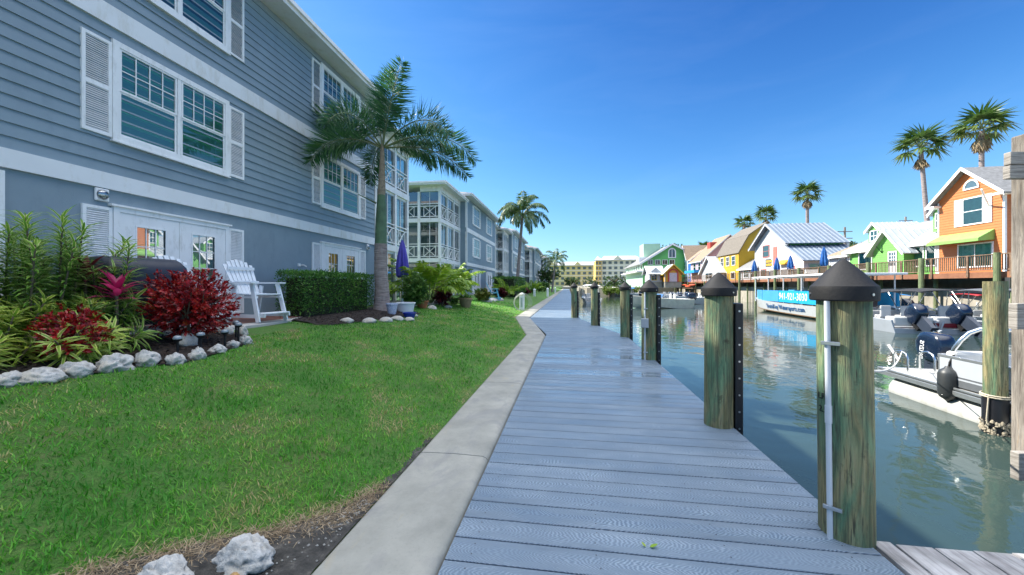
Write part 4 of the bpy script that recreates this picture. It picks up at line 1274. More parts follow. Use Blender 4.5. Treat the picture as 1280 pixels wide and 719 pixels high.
# big foxtail palm in front of the hedge
b = PZ(477.5, 391, .58); DEP = (b - CAM).dot(FWD)
root = thing('foxtail_palm', 'big foxtail palm with grey ringed trunk and bushy plumes beside the nearest building', 'palm tree', b)
crown = PD(478, 188, DEP); top = PD(476, 305, DEP)
trunk(root, [b, b + V((0, 0, .25)), b + V((.0, 0, .8)), PD(476, 340, DEP), top], [.31, .255, .215, .20, .195])
m = MB(); m.tube([top - UP * .02, top.lerp(crown, .25), top.lerp(crown, .52)], [.185, .17, .13], 16); m.build('crownshaft', SHAFT, root, smooth=True)
m = MB(); m.tube([top.lerp(crown, .50), top.lerp(crown, .75), crown + UP * .2], [.125, .10, .05], 14); m.build('leaf_sheath', pbr('fibrous_sheath', (.26, .21, .15), .9, .3, 14, bump=.6, bscale=40), root, smooth=True)
# fronds: (tip pixel dx, dy direction as camera right / up / towards camera), length, droop
for (r_, u_, f_, ln, dr) in [(1.0, .62, .15, 3.2, 1.7), (.85, .75, -.45, 2.9, 1.9), (.06, 1.0, .05, 2.5, .25), (-.22, 1.0, .35, 2.4, .9), (.28, 1.0, -.3, 2.5, .8), (-.95, .95, .0, 3.0, 1.5), (-1.0, .72, .35, 3.0, 1.9), (-.75, .30, -.4, 2.3, 1.9), (-.30, .75, -.9, 2.5, 2.0), (.45, .75, .9, 2.7, 1.6), (1.0, .30, .35, 2.9, 1.3), (-.5, .45, .9, 2.6, 1.7)]:
    d = RGT * r_ + UP * u_ + FWD * f_
    pinnate(root, crown + UP * .05 + d.normalized() * .1, d, ln, dr, FOX, .76, .030, 50, True, .36, .18)
m = MB(); q = PD(466, 252, DEP); m.tube([PD(470, 254, DEP), PD(448, 243, DEP)], [.035, .012], 6); m.build('leaf_stub', SHAFT, root)
m = MB(); m.tube([PD(392, 115, DEP), PD(386, 150, DEP), PD(386, 200, DEP), PD(388, 235, DEP)], [.012, .01, .006, .003], 5); fr = m.build('dead_frond', pbr('dead_stalk', (.22, .16, .1), .8), root)
L = Leaves()
for i in range(40):
    q = PD(386, RNG.uniform(105, 175), DEP); L.add(q, (RNG.uniform(-.35, .35), RNG.uniform(-.35, .35), -1), (1, 0, 0), .4, .03, 0)
L.build('leaflets', DEADL, fr, simple=True)


def queen(label, px, pyb, pyc, Y, r, fl, n, lean=0, name='queen_palm', mat=None, group=None, per=34, base_z=None, wd=.05):
    c = PY(px, pyc, Y); bz = zl(c.x, Y) if base_z is None else base_z
    b = PY(px - lean, pyb, Y); b.z = bz
    root = thing(name, label, 'palm tree', b, group)
    mid = b.lerp(c, .5) + V((.0, 0, 0)); trunk(root, [b, b.lerp(c, .08), mid, c], [r * 1.5, r * 1.15, r, r * .8], n=10)
    for i in range(n):
        a = 6.283 * i / n + RNG.uniform(-.25, .25); el = RNG.uniform(.25, 1.25) if i % 3 else RNG.uniform(1.0, 1.45)
        d = V((math.cos(a) * math.cos(el), math.sin(a) * math.cos(el), math.sin(el)))
        pinnate(root, c, d, fl * RNG.uniform(.85, 1.1), RNG.uniform(2.2, 3.3), mat or QUEEN, fl * .25, wd, per, False, .75, .2)
    return root


queen('tall slender palm with drooping fronds in front of the third apartment block', 653, 366, 270, 36, .15, 3.2, 24, lean=8, wd=.085, per=44)
queen('thin palm far down the walk before the yellow hotel', 694, 364, 328, 80, .2, 4.0, 15, lean=4, wd=.13, per=26)


def fan_palm(label, px, pyc, pyb, Y, cr, n, lean=0, base_z=1.0, trunk_r=.16, skirt=14, group='fan palms behind the far shops', hidden_base=True, nl=13):
    c = PY(px, pyc, Y); b = PY(px - lean, pyb, Y); b = V((b.x, Y, base_z))
    root = thing('fan_palm', label, 'palm tree', b, group)
    trunk(root, [b, b.lerp(c, .5) + V(((c.x - b.x) * .08, 0, 0)), c], [trunk_r * 1.3, trunk_r, trunk_r * .85], n=10)
    for i in range(n + skirt):
        dead = i >= n; a = i * 2.399 + RNG.uniform(-.3, .3); t = i / n
        el = (1.35 - 1.75 * t + RNG.uniform(-.2, .2)) if not dead else RNG.uniform(-1.45, -.9)
        d = V((math.cos(a) * math.cos(el), math.sin(a) * math.cos(el), math.sin(el))); ps = cr * (.48 if not dead else .3)
        st = c + UP * (cr * .1 if not dead else -cr * .12 * RNG.random()); e = st + d * ps
        m = MB(); m.tube([st, e], [cr * .018, cr * .008], 4); fr = m.build('frond' if not dead else 'dead_frond', RACH if not dead else DEADL, root)
        L = Leaves(); side = d.cross(UP); side = side.normalized() if side.length > .05 else V((1, 0, 0)); up_ = side.cross(d)
        for k in range(nl):
            an = (k / (nl - 1) - .5) * (3.6 if not dead else 1.6); dv = d * math.cos(an) + side * math.sin(an) + UP * -.12
            L.add(e - d * .02, dv + UP * (-.25 if dead else 0), up_, cr * (.62 if not dead else .5) * (1 - .14 * abs(an)) * RNG.uniform(.85, 1.1), cr * .085, -RNG.uniform(.2, .65), min(1, max(0, .25 + .5 * t + RNG.uniform(-.25, .25))))
        L.build('fan', DEADL if dead else FANL, fr, simple=True)
    return root


fan_palm('leaning tall fan palm left of the orange house gable', 1151, 187, 285, 43, 2.4, 24, lean=-18, base_z=1.2, trunk_r=.2, skirt=7)
fan_palm('tall straight fan palm standing right behind the orange house roof', 1227, 164, 300, 40, 2.4, 24, lean=0, base_z=1.2, trunk_r=.2, skirt=10)
fan_palm('fan palm rising behind the metal-roofed white house ridge', 1009, 245, 320, 70, 2.6, 24, lean=-1, base_z=1.2, trunk_r=.26, skirt=12)
fan_palm('fan palm peeking over the gap between yellow and white houses', 957, 271, 320, 80, 2.5, 22, base_z=1.2, trunk_r=.24, skirt=8)
fan_palm('short fan palm crown just above the yellow house roof', 930, 281, 320, 92, 2.5, 22, base_z=1.2, trunk_r=.24, skirt=8)
fan_palm('small fan palm crown behind the pink house chimney', 880, 311, 335, 120, 2.6, 18, base_z=1.2, trunk_r=.24, skirt=4)
# ------------------------------------------------------------------ far bank
BANK = pbr('bank_concrete', (.36, .33, .27), .9, .2, .7, bump=.4, bscale=10, dirt=(.22, .20, .15))
m = MB(); m.box((26.6, -40, -3.2), (26.95, 96, 1.25)); tag(m.build('bank_ground', BANK), kind='structure')
m = MB(); m.quad((26.95, -40, 1.2), (900, -40, 1.2), (900, 96, 1.2), (26.95, 96, 1.2)); tag(m.build('shore_ground', SAND), kind='structure')
m = MB(); m.poly([(17.5, 96, -3), (900, 96, -3), (900, 900, -3), (-2.4, 900, -3), (-2.4, 150, -3), (2.5, 150, -3), (4.5, 92, -3), (11, 88, -3), (14.5, 118, -3), (17.5, 118, -3)], (0, 0, 3.9)); tag(m.build('far_shore_ground', SAND), kind='structure')
m = MB(); m.quad((-900, 160, .62), (-2.4, 160, .62), (-2.4, 900, .62), (-900, 900, .62)); tag(m.build('far_lawn_ground', LAWN), kind='structure')
FLR = 2.28


def HF(X): return F((X, 0, 0), (0, -1, 0), (-1, 0, 0))       # facing the canal; u = -y
def SF(Y): return F((0, Y, 0), (1, 0, 0), (0, -1, 0))        # facing the camera; u = x


METW = pbr('white_metal_roof', (.43, .47, .49), .45, .1, 1.0, metal=.0, spec=.5, dirt=(.35, .38, .39))
METB = pbr('ribbed_metal_roof', (.12, .165, .225), .4, .15, 1.5, metal=.1)
METR = pbr('pale_roof_rib', (.27, .31, .36), .4, .1, 1.5)
SHGREY = pbr('grey_shingle', (.20, .20, .20), .9, .25, 5, bump=.5, bscale=25)
SHBROWN = pbr('brown_shingle', (.26, .19, .13), .9, .25, 4, bump=.5, bscale=25)


def gable(root, mat, X0, X1, Y0, Y1, ze, zr, ridge, over=.4, th=.10, ribs=0, trim=WHITE):
    """two roof slopes over the rectangle; ridge along 'x' or 'y'; white rake/eave boards"""
    def roofplane(a, b, c, d, nm):
        m = MB(); rb_ = MB(); n = (V(b) - V(a)).cross(V(d) - V(a)).normalized(); n = n if n.z > 0 else -n
        m.poly([a, b, c, d], n * th)
        if ribs:
            k = int((V(b) - V(a)).length / ribs)
            for i in range(k + 1):
                t = i / max(1, k); p = V(a).lerp(V(b), t) + n * (th + .02); q = V(d).lerp(V(c), t) + n * (th + .02); rb_.bar(p, q, .06 if mat is METW else .17, .05, n)
        r_ = m.build(nm, mat, root)
        if ribs: rb_.build('roof_rib', METW if mat is METW else METR, r_)
    tr = MB()
    if ridge == 'x':
        ym = (Y0 + Y1) / 2; s = (zr - ze) / abs(ym - Y0); xa, xb = X0 - over, X1 + over
        for y in (Y0, Y1):
            yo = y + (over if y > ym else -over); zo = ze - over * s
            roofplane((xa, yo, zo), (xb, yo, zo), (xb, ym, zr), (xa, ym, zr), 'roof')
            d = V((0, ym - yo, zr - zo)).normalized()
            tr.poly([(xa - .03, yo, zo - .12), (xa - .03, ym, zr - .12), (xa - .03, ym, zr + .14), (xa - .03, yo, zo + .14)], (.028, 0, 0))
    else:
        xm = (X0 + X1) / 2; s = (zr - ze) / abs(xm - X0); ya, yb = min(Y0, Y1) - over, max(Y0, Y1) + over
        for x in (X0, X1):
            xo = x + (over if x > xm else -over); zo = ze - over * s
            roofplane((xo, ya, zo), (xo, yb, zo), (xm, yb, zr), (xm, ya, zr), 'roof')
            tr.poly([(xo, ya - .03, zo - .12), (xm, ya - .03, zr - .12), (xm, ya - .03, zr + .14), (xo, ya - .03, zo + .14)], (0, .028, 0))
        xo = X0 - over; zo = ze - over * s; tr.box((xo - .03, ya, zo - .10), (xo, yb, zo + .12))
    tr.build('rake_board', trim, root)


def walls(root, mat, X0, X1, Y0, Y1, z0, ze, zr, ridge, lap=.22, core=None):
    """Y0 < Y1; siding on the canal and near faces, plain behind"""
    m = MB(); xm, ym = (X0 + X1) / 2, (Y0 + Y1) / 2
    f, g, h = HF(X0), SF(Y0), F((0, Y1, 0), (-1, 0, 0), (0, 1, 0))
    siding(m, f, -Y1, -Y0, z0, ze, lap); siding(m, g, X0, X1, z0, ze, lap); siding(m, h, -X1, -X0, z0, ze, lap)
    if ridge == 'x':
        zt = lambda z: (-ym - (Y1 - ym) * max(0, (zr - z) / (zr - ze)), -ym + (Y1 - ym) * max(0, (zr - z) / (zr - ze))); siding(m, f, -Y1, -Y0, ze, zr, lap, zt=zt)
        m.quad((X1, Y0, z0), (X1, Y1, z0), (X1, Y1, ze), (X1, ym, zr), (X1, Y0, ze))
    elif ridge == 'y':
        zt = lambda z: (xm - (xm - X0) * max(0, (zr - z) / (zr - ze)), xm + (xm - X0) * max(0, (zr - z) / (zr - ze))); siding(m, g, X0, X1, ze, zr, lap, zt=zt)
        zt2 = lambda z: tuple(-v for v in reversed(zt(z))); siding(m, h, -X1, -X0, ze, zr, lap, zt=zt2)
        m.quad((X1, Y0, z0), (X1, Y1, z0), (X1, Y1, ze), (X1, Y0, ze))
    m.build('wall', mat, root)
    c = .09
    for x, y in ((X0, Y0), (X0, Y1)):
        m = MB(); m.box((x - .035, y - .035 if y == Y0 else y - c, z0), (x + c, y + c if y == Y0 else y + .035, ze - .05)); m.build('corner_trim', WHITE, root)
    m = MB(); m.box((X0 + .05, Y0 + .05, 1.0), (X1, Y1, z0 - .002)); m.build('foundation', BANK, root)


def shop_window(root, f, u0, u1, z0, z1, mat=WHITE, grid=(2, 2), inner=None, name='window'):
    m = MB(); frame(m, f, u0, u1, z0, z1, .09, .026, .08); muntins(m, f, u0 + .09, u1 - .09, z0 + .09, z1 - .09, grid[0], grid[1], .05, .03, .07)
    w_ = m.build(name, mat, root); m = MB(); m.quad(f.p(u0 + .09, z0 + .09, .05), f.p(u1 - .09, z0 + .09, .05), f.p(u1 - .09, z1 - .09, .05), f.p(u0 + .09, z1 - .09, .05)); m.build('pane', GLASS, w_)
    m = MB(); m.quad(f.p(u0 + .09, z0 + .09, .032), f.p(u1 - .09, z0 + .09, .032), f.p(u1 - .09, z1 - .09, .032), f.p(u0 + .09, z1 - .09, .032)); m.build('curtain', inner or CURT, w_)
    return w_


def hshut(root, f, u0, u1, z0, z1, mat=WHITE): 
    m = MB(); frame(m, f, u0, u1, z0, z1, .06, .026, .07); fb(m, f, u0 + .06, u1 - .06, z0 + .06, z1 - .06, .026, .05); m.build('shutter', mat, root)


def px2u(px, X):                          # u on a canal-facing wall at X under image column px
    d = FPX * X / math.cos(YAW) / (px - 710); return -(d + math.sin(YAW) * X) / math.cos(YAW)


def pz(px, py, X): return PX(px, py, X).z


# --- orange house
OR = pbr('orange_siding', (.52, .17, .05), .55, .06, 1.0, dirt=(.47, .155, .045)); X = 29.0
r = thing('orange_house', 'orange two-storey clapboard house with green awning and white shutters', 'house', (X, 32, FLR)); ya, yb = -px2u(1256, X), -px2u(1173, X)
ze, zr = 8.0, 10.0; walls(r, OR, X, X + 9, ya, yb, FLR, ze, zr, 'x', .2); gable(r, SHGREY, X, X + 9, ya, yb, ze, zr, 'x', .5)
f = HF(X); U = lambda p: px2u(p, X)
shop_window(r, f, U(1204), U(1231), 5.85, 7.85, grid=(1, 2), inner=pbr('grey_blind', (.33, .36, .38), .7)); hshut(r, f, U(1194), U(1204) - .02, 5.85, 7.85); hshut(r, f, U(1231) + .02, U(1241), 5.85, 7.85)
m = MB(); c = f.p((U(1205) + U(1225)) / 2, 8.55, 0); hw = (U(1225) - U(1205)) / 2
for a in range(12):
    t0, t1 = math.pi * a / 12, math.pi * (a + 1) / 12
    P_ = lambda t, rr: c + f.u * math.cos(t) * hw * rr + UP * math.sin(t) * .62 * rr + f.n * .028
    m.poly([P_(t0, .8), P_(t1, .8), P_(t1, 1), P_(t0, 1)], f.n * .05)
fb(m, f, U(1205), U(1225), 8.45, 8.55, .028, .078); fr = m.build('arch_window', WHITE, r)
m = MB(); m.quad(*[P_(math.pi * a / 12, .8) + f.n * .01 for a in range(13)]); m.build('pane', pbr('dark_pane', (.08, .13, .16), .15, spec=.8), fr)
AWN = pbr('green_awning', (.22, .42, .10), .8, .08, 3); m = MB(); u0, u1 = U(1176), U(1244)
m.poly([f.p(u0, 5.35, .03), f.p(u0, 4.75, 1.0), f.p(u0, 4.55, 1.0), f.p(u0, 4.62, .03)], f.u * (u1 - u0)); m.build('awning', AWN, r)
shop_window(r, f, U(1198), U(1243), 2.75, 4.5, grid=(2, 1), inner=pbr('lace_curtain', (.52, .60, .66), .8, .2, 3)); 
m = MB(); m.tube([f.p(U(1237), 7.0, .05), f.p(U(1262), 7.9, 1.6)], .05, 6); m.build('flag_bracket', WHITE, r)
m = MB(); m.box((X - .55, ya - .5, 7.55), (X + .3, ya + .25, 7.7)); m.build('eave_return', WHITE, r)
m = MB(); m.box((X - .55, yb - .25, 7.55), (X + .3, yb + .5, 7.7)); m.build('eave_return', WHITE, r)

# --- lime green cottage
GR = pbr('lime_siding', (.17, .44, .10), .55, .06, 1.0, dirt=(.155, .40, .09)); ya, yb = -px2u(1171.5, X), -px2u(1062, X)
r = thing('green_cottage', 'lime green cottage with white metal roof, porch gable and dormers', 'house', (X, 40, FLR))
ze, zr = 5.05, 7.4; walls(r, GR, X, X + 9, ya, yb, FLR, ze, zr, 'y', .2); gable(r, METW, X, X + 9, ya, yb, ze, zr, 'y', .45, ribs=.5)
g0, g1 = -px2u(1130, 28.2), -px2u(1092, 28.2); Xg = 28.2; gm_ = (g0 + g1) / 2
m = MB(); ff = HF(Xg); zt = lambda z: (-gm_ - (g1 - gm_) * max(0, (6.35 - z) / (6.35 - 4.6)), -gm_ + (g1 - gm_) * max(0, (6.35 - z) / (6.35 - 4.6)))
siding(m, ff, -g1, -g0, FLR, 4.6, .2); siding(m, ff, -g1, -g0, 4.6, 6.3, .2, zt=zt); siding(m, SF(g0), Xg, X, FLR, 4.6, .2); m.build('porch_wall', GR, r)
gable(r, METW, Xg, X + 3.2, g0, g1, 4.6, 6.35, 'x', .45, ribs=.5)
m = MB(); u0, u1 = px2u(1111, Xg), px2u(1122, Xg); frame(m, ff, u0, u1, FLR, 4.45, .1, .026, .08); fb(m, ff, u0 + .1, u1 - .1, FLR + .1, FLR + .9, .026, .06); muntins(m, ff, u0 + .1, u1 - .1, FLR + .9, 4.35, 3, 4, .04, .03, .06)
dr = m.build('door', WHITE, r); m = MB(); m.quad(ff.p(u0 + .1, FLR + .9, .045), ff.p(u1 - .1, FLR + .9, .045), ff.p(u1 - .1, 4.35, .045), ff.p(u0 + .1, 4.35, .045)); m.build('pane', pbr('dark_pane', (.08, .13, .16), .15, spec=.8), dr)
m = MB()
for s, u in ((1, px2u(1103, Xg)), (-1, px2u(1125, Xg))):
    m.bar(ff.p(u, 4.4, .03), ff.p(u, 5.0, .5), .05, .06); m.bar(ff.p(u, 4.4, .05), ff.p(u, 5.1, .05), .05, .05)
m.build('gable_bracket', pbr('dark_green_paint', (.03, .10, .04), .5), r)
for a, b in ((1074, 1091), (1141, 1156), (1158, 1171)): shop_window(r, f, U(a), U(b), 3.0, 4.75, grid=(1, 1), inner=pbr('grey_blind', (.33, .36, .38), .7))
for a, b, zb, zt_ in ((1083, 1098, 5.6, 7.0), (1163, 1182, 5.9, 7.5)):    # dormers
    y0_, y1_ = sorted((-px2u(a, 30), -px2u(b, 30))); d = MB(); hf = HF(30.2); ym = (y0_ + y1_) / 2
    siding(d, hf, -y1_, -y0_, zb, zt_, .2); siding(d, SF(y0_), 30.2, 33, zb, zt_, .2)
    siding(d, hf, -y1_, -y0_, zt_, zt_ + .6, .2, zt=lambda z, ym=ym, h=(y1_ - y0_) / 2, zt_=zt_: (-ym - h * max(0, (zt_ + .6 - z) / .6), -ym + h * max(0, (zt_ + .6 - z) / .6)))
    dm = d.build('dormer', GR, r); gable(dm, METW, 30.2, 33.5, y0_, y1_, zt_, zt_ + .65, 'x', .25, ribs=.4)
    shop_window(dm, hf, -y1_ + .25, -y0_ - .25, zb + .25, zt_ - .05, grid=(2, 2))

# --- low grey shop between cottage and white house
GS = pbr('pale_grey_siding', (.42, .44, .46), .6, .06, 1); ya, yb = -px2u(1061, X) + .05, -px2u(1037, X)
r = thing('grey_shop', 'low grey shop with brown roof beside the lime green cottage', 'shop', (X, 49, FLR)); walls(r, GS, X, X + 8, ya, yb, FLR, 4.7, 6.3, 'y'); gable(r, SHBROWN, X, X + 8, ya, yb, 4.7, 6.4, 'y', .4)
shop_window(r, f, U(1049), U(1057), 3.1, 4.4)

# --- white house with ribbed metal roof and lean-to
WH = pbr('white_siding', (.48, .49, .50), .55, .05, 1); ya, yb = -px2u(985, X), -px2u(944, X); PNK = pbr('coral_paint', (.60, .16, .12), .5); YEL = pbr('yellow_paint', (.72, .45, .04), .5)
r = thing('white_house', 'white gabled house with blue-grey ribbed metal roof and lean-to shop front', 'house', (X, 58, FLR)); xb = X + 6.2
walls(r, WH, X, xb, ya, yb, FLR, 7.4, 10.2, 'x'); gable(r, METB, X, xb, ya, yb, 7.4, 10.3, 'x', .7, ribs=.55)
m = MB(); yl = ya - 3.4; m.quad((X, ya, FLR), (X, yl, FLR), (X, yl, 4.7), (X, ya, 6.6)); siding(m, SF(yl), X, xb, FLR, 4.7, .22); m.build('lean_to_wall', pbr('pale_pink_wall', (.68, .58, .56), .6), r)
rb_ = MB(); m = MB(); m.poly([(X - .4, ya - .02, 6.75), (xb + .4, ya - .02, 6.75), (xb + .4, yl - .6, 4.45), (X - .4, yl - .6, 4.45)], (0, -.05, .1))
for i in range(13): x = X - .4 + i * .58; rb_.bar((x, ya - .03, 6.88), (x, yl - .62, 4.58), .2, .05)
lr = m.build('lean_to_roof', METB, r); rb_.build('roof_rib', METR, lr)
m = MB(); fb(m, SF(ya), X + .1, xb, 6.85, 7.35, .03, .06); m.build('green_fascia', pbr('bright_green_paint', (.03, .32, .10), .5), r)
shop_window(r, f, U(954), U(962), 5.6, 7.4, PNK, (1, 2)); shop_window(r, f, U(951.5), U(958), 2.6, 3.9, PNK, (2, 1))
m = MB(); fb(m, f, U(957.5), U(964), 4.2, 5.3, .026, .06); b = m.build('notice_panel', pbr('dark_sign', (.06, .07, .06), .5), r)
m = MB()
for i in range(3):
    for k in range(2): fb(m, f, U(957.5) + .25 + i * .55, U(957.5) + .6 + i * .55, 4.3 + k * .5, 4.65 + k * .5, .0605, .07)
m.build('panel_motif', YEL, b)
m = MB(); fb(m, f, U(967), U(971.5), 4.3, 6.9, .026, .07); m.build('vertical_banner', PNK, r)
m = MB(); g = HF(X); fb(m, g, px2u(986.5, X), px2u(994, X), 2.5, 4.0, .006, .06); m.build('shop_front', PNK, r)
m = MB(); u0, u1 = px2u(976, X), px2u(986, X); m.poly([f.p(u0, 4.9, .03), f.p(u0, 4.45, .5), f.p(u0, 4.3, .5), f.p(u0, 4.4, .03)], f.u * (u1 - u0)); m.build('awning', YEL, r)
sf = SF(yl); shop_window(r, sf, X + .5, X + 2.4, 2.7, 4.2, GS, (2, 1)); shop_window(r, sf, X + 3.0, X + 4.6, 2.7, 4.2, PNK, (2, 1), inner=YEL)

# --- dark-roofed stall between yellow and white
ya, yb = -px2u(948, X) + .3, -px2u(926, X)
r = thing('grey_stall', 'small shop with sloping dark roof squeezed between yellow and white houses', 'shop', (X, 66, FLR)); walls(r, GS, X, X + 5, ya, yb, FLR, 4.4, 5.9, 'y'); gable(r, SHGREY, X, X + 5, ya, yb, 4.4, 6.0, 'y', .5)
shop_window(r, f, U(930), U(936), 2.7, 4.0); shop_window(r, f, U(939), U(945), 2.7, 4.0)

# --- yellow gambrel
YH = pbr('sunny_yellow_siding', (.55, .32, .012), .55, .05, 1); ya, yb = -px2u(923.5, X), -px2u(897.5, X)
r = thing('yellow_house', 'bright yellow house with grey gambrel roof', 'house', (X, 74, FLR)); m = MB()
prof = [(X, FLR), (X, 7.3), (X + 1.5, 10.1), (X + 4.4, 12.2), (X + 7.3, 10.1), (X + 8.8, 7.3), (X + 8.8, FLR)]
siding(m, f, -yb, -ya, FLR, 7.3, .22); m.quad(*[(x, ya, z) for x, z in prof]); m.quad(*[(x, yb, z) for x, z in reversed(prof)]); m.build('wall', YH, r)
for (a, b) in zip(prof[1:5], prof[2:6]):
    m = MB(); d = V((b[0] - a[0], 0, b[1] - a[1])).normalized(); n = V((-d.z, 0, d.x)); n = n if n.z > 0 else -n; SHTAN = pbr('tan_grey_shingle', (.155, .135, .11), .9, .25, 5, bump=.5, bscale=25)
    ex = d * (.35 if a[1] == 7.3 else 0)
    m.poly([V((a[0], ya - .35, a[1])) - ex, V((b[0], ya - .35, b[1])), V((b[0], yb + .35, b[1])), V((a[0], yb + .35, a[1])) - ex], n * .1); m.build('roof', SHTAN, r)
for a, b in ((901, 905), (908, 912), (915, 919.5)): shop_window(r, f, U(a), U(b), 5.0, 6.7, grid=(1, 2), inner=DARKIN)
for a, b in ((902, 909), (914, 919)): shop_window(r, f, U(a), U(b), 2.6, 3.9, grid=(2, 1), inner=DARKIN)
m = MB(); m.box((X + .05, ya + .05, 1.0), (X + 8, yb, FLR)); m.build('foundation', BANK, r)

# --- small white gable in front, pink house, blue shop, cream gable behind
X2 = 27.6; ya, yb = -px2u(897, X2), -px2u(877, X2)
r = thing('white_kiosk', 'small white gabled kiosk left of the yellow house', 'shop', (X2, 79, FLR)); walls(r, WH, X2, X2 + 1.3, ya, yb, FLR, 4.1, 7.0, 'x'); gable(r, METW, X2, X2 + 1.3, ya, yb, 4.1, 7.1, 'x', .5); shop_window(r, HF(X2), px2u(882, X2), px2u(891, X2), 2.7, 4.0, inner=pbr('teal_blind', (.10, .35, .45), .6))
PK = pbr('pink_siding', (.62, .36, .36), .55, .06, 1); ya, yb = -px2u(878, X), -px2u(864, X)
r = thing('pink_house', 'pink house with brown sloping roof and small red chimney', 'house', (X, 92, FLR)); walls(r, PK, X, X + 11, ya, yb, FLR, 7.2, 12.3, 'y'); gable(r, SHBROWN, X, X + 11, ya, yb, 7.2, 12.4, 'y', .5)
for a, b in ((867, 870), (873, 876)): shop_window(r, f, U(a), U(b), 4.8, 6.6, grid=(1, 2), inner=DARKIN)
m = MB(); yc = (ya + yb) / 2; m.box((X + 2.6, yc - .9, 8.0), (X + 4.2, yc + .9, 11.2)); m.build('chimney', pbr('red_paint', (.50, .07, .05), .6), r)
m = MB(); m.box((X - 1.6, ya + .4, 4.3), (X - .05, yb - .3, 4.9)); m.build('awning', pbr('blue_awning', (.02, .30, .70), .6), r)
BL = pbr('cobalt_siding', (.02, .13, .55), .55, .06, 1); ya, yb = -px2u(864, X) + .05, -px2u(860, X)
r = thing('blue_shop', 'narrow cobalt blue shop left of the pink house', 'shop', (X, 98, FLR)); walls(r, BL, X, X + 6, ya, yb, FLR, 7.6, 8.0, 'y'); gable(r, SHBROWN, X, X + 6, ya, yb, 7.6, 10, 'y', .2); shop_window(r, f, U(861), U(863), 3, 4.4)
ya, yb = -px2u(859.8, X) + .05, -px2u(851, X)
r = thing('pale_blue_house', 'pale blue and white gabled house with brown roof left of the blue shop', 'house', (X, 102, FLR)); walls(r, pbr('pale_blue_siding', (.45, .60, .66), .55), X, X + 9, ya, yb, FLR, 8.0, 11.4, 'x'); gable(r, SHBROWN, X, X + 9, ya, yb, 8.0, 11.5, 'x', .5)
shop_window(r, f, U(853), U(857.5), 5.5, 7.4); shop_window(r, f, U(853), U(857.5), 2.8, 4.4)

# --- big green building at the bend, yellow hut and white shed before it
BG = pbr('kelly_green_siding', (.13, .46, .12), .55, .06, .6); BGP = pbr('sunlit_green_siding', (.40, .62, .44), .55, .06, .6); Y0 = 100.0  # second, paler green has the sunlit side's brightness put into its colour
xa, xb = PY(803.5, 340, Y0).x, PY(859, 340, Y0).x; xm = PY(840, 340, Y0).x
r = thing('green_hall', 'big kelly green three-storey hall with arched attic window and square windows', 'building', (xa, Y0, 1.0)); m = MB()
zE, zR = 7.2, 11.8; loop = [(xa, 1.0), (xb + 3, 1.0), (xb + 3, 8.4), (xm, zR), (xa, zE)]
m.quad(*[(x, Y0, z) for x, z in loop]); m.quad((xb + 3, Y0, 1), (xb + 3, Y0 + 28, 1), (xb + 3, Y0 + 28, 8.4), (xb + 3, Y0, 8.4)); m.build('wall', BG, r)
m = MB(); siding(m, F((xa, 0, 0), (0, -1, 0), (-1, 0, 0)), -Y0 - 28, -Y0, 1.0, zE, .3); m.build('canal_wall', BGP, r)
m = MB(); m.poly([(xa - .8, Y0 - .6, zE - .4), (xm, Y0 - .6, zR), (xm, Y0 + 28, zR), (xa - .8, Y0 + 28, zE - .4)], (0, 0, .15)); m.build('roof', SHGREY, r)
m = MB(); m.poly([(xb + 3.5, Y0 - .6, 8.1), (xm, Y0 - .6, zR), (xm, Y0 + 28, zR), (xb + 3.5, Y0 + 28, 8.1)], (0, 0, .15)); m.build('roof', SHGREY, r)
m = MB(); s = SF(Y0)
m.poly([(xa - .8, Y0 - .64, zE - .55), (xm, Y0 - .64, zR - .15), (xm, Y0 - .64, zR + .3), (xa - .8, Y0 - .64, zE - .1)], (0, .035, 0)); m.poly([(xb + 3.5, Y0 - .64, 7.95), (xm, Y0 - .64, zR - .15), (xm, Y0 - .64, zR + .3), (xb + 3.5, Y0 - .64, 8.4)], (0, .035, 0))
m.box((xa - 1.6, Y0 - .3, 4.9), (xa - .01, Y0 + 28, 5.2)); m.build('trim_board', WHITE, r)
for p in (813, 822, 831, 840): u = PY(p, 330, Y0).x; shop_window(r, s, u - .65, u + .65, 6.75, 8.0, grid=(2, 1), inner=DARKIN)
u = xm; m = MB(); fb(m, s, u - .95, u - .7, 8.4, 10.0, .02, .08); fb(m, s, u + .7, u + .95, 8.4, 10.0, .02, .08); fb(m, s, u - .7, u + .7, 8.4, 8.6, .02, .08); fb(m, s, u - .06, u + .06, 8.6, 10.7, .02, .07)
for a in range(8):
    t0, t1 = math.pi * a / 8, math.pi * (a + 1) / 8; Q = lambda t, rr: s.p(u + rr * math.cos(t), 10.0 + rr * math.sin(t), .02); m.poly([Q(t0, .7), Q(t1, .7), Q(t1, .95), Q(t0, .95)], s.n * .06)
aw = m.build('arch_window', WHITE, r); m = MB(); m.quad(s.p(u - .7, 8.6, .03), s.p(u + .7, 8.6, .03), *[s.p(u + .7 * math.cos(math.pi * a / 8), 10 + .7 * math.sin(math.pi * a / 8), .03) for a in range(9)]); m.build('pane', pbr('dark_pane', (.08, .13, .16), .15, spec=.8), aw)
cf = F((xa, 0, 0), (0, -1, 0), (-1, 0, 0))
for k in range(7): shop_window(r, cf, -Y0 - 2.4 - k * 3.6, -Y0 - .6 - k * 3.6, 5.5, 6.8, grid=(2, 1), inner=DARKIN)
m = MB(); m.box((xm - 5, Y0 + 10, 9.0), (xm - .5, Y0 + 16, 13.2)); m.build('roof_turret', BGP, r)
m = MB(); m.box((xa + .5, Y0 + 8, 7.5), (xa + 3.0, Y0 + 12, 9.3)); m.build('dormer', WHITE, r)
Yh = 86.0; xa, xb = PY(831, 345, Yh).x, PY(852, 345, Yh).x; s = SF(Yh)
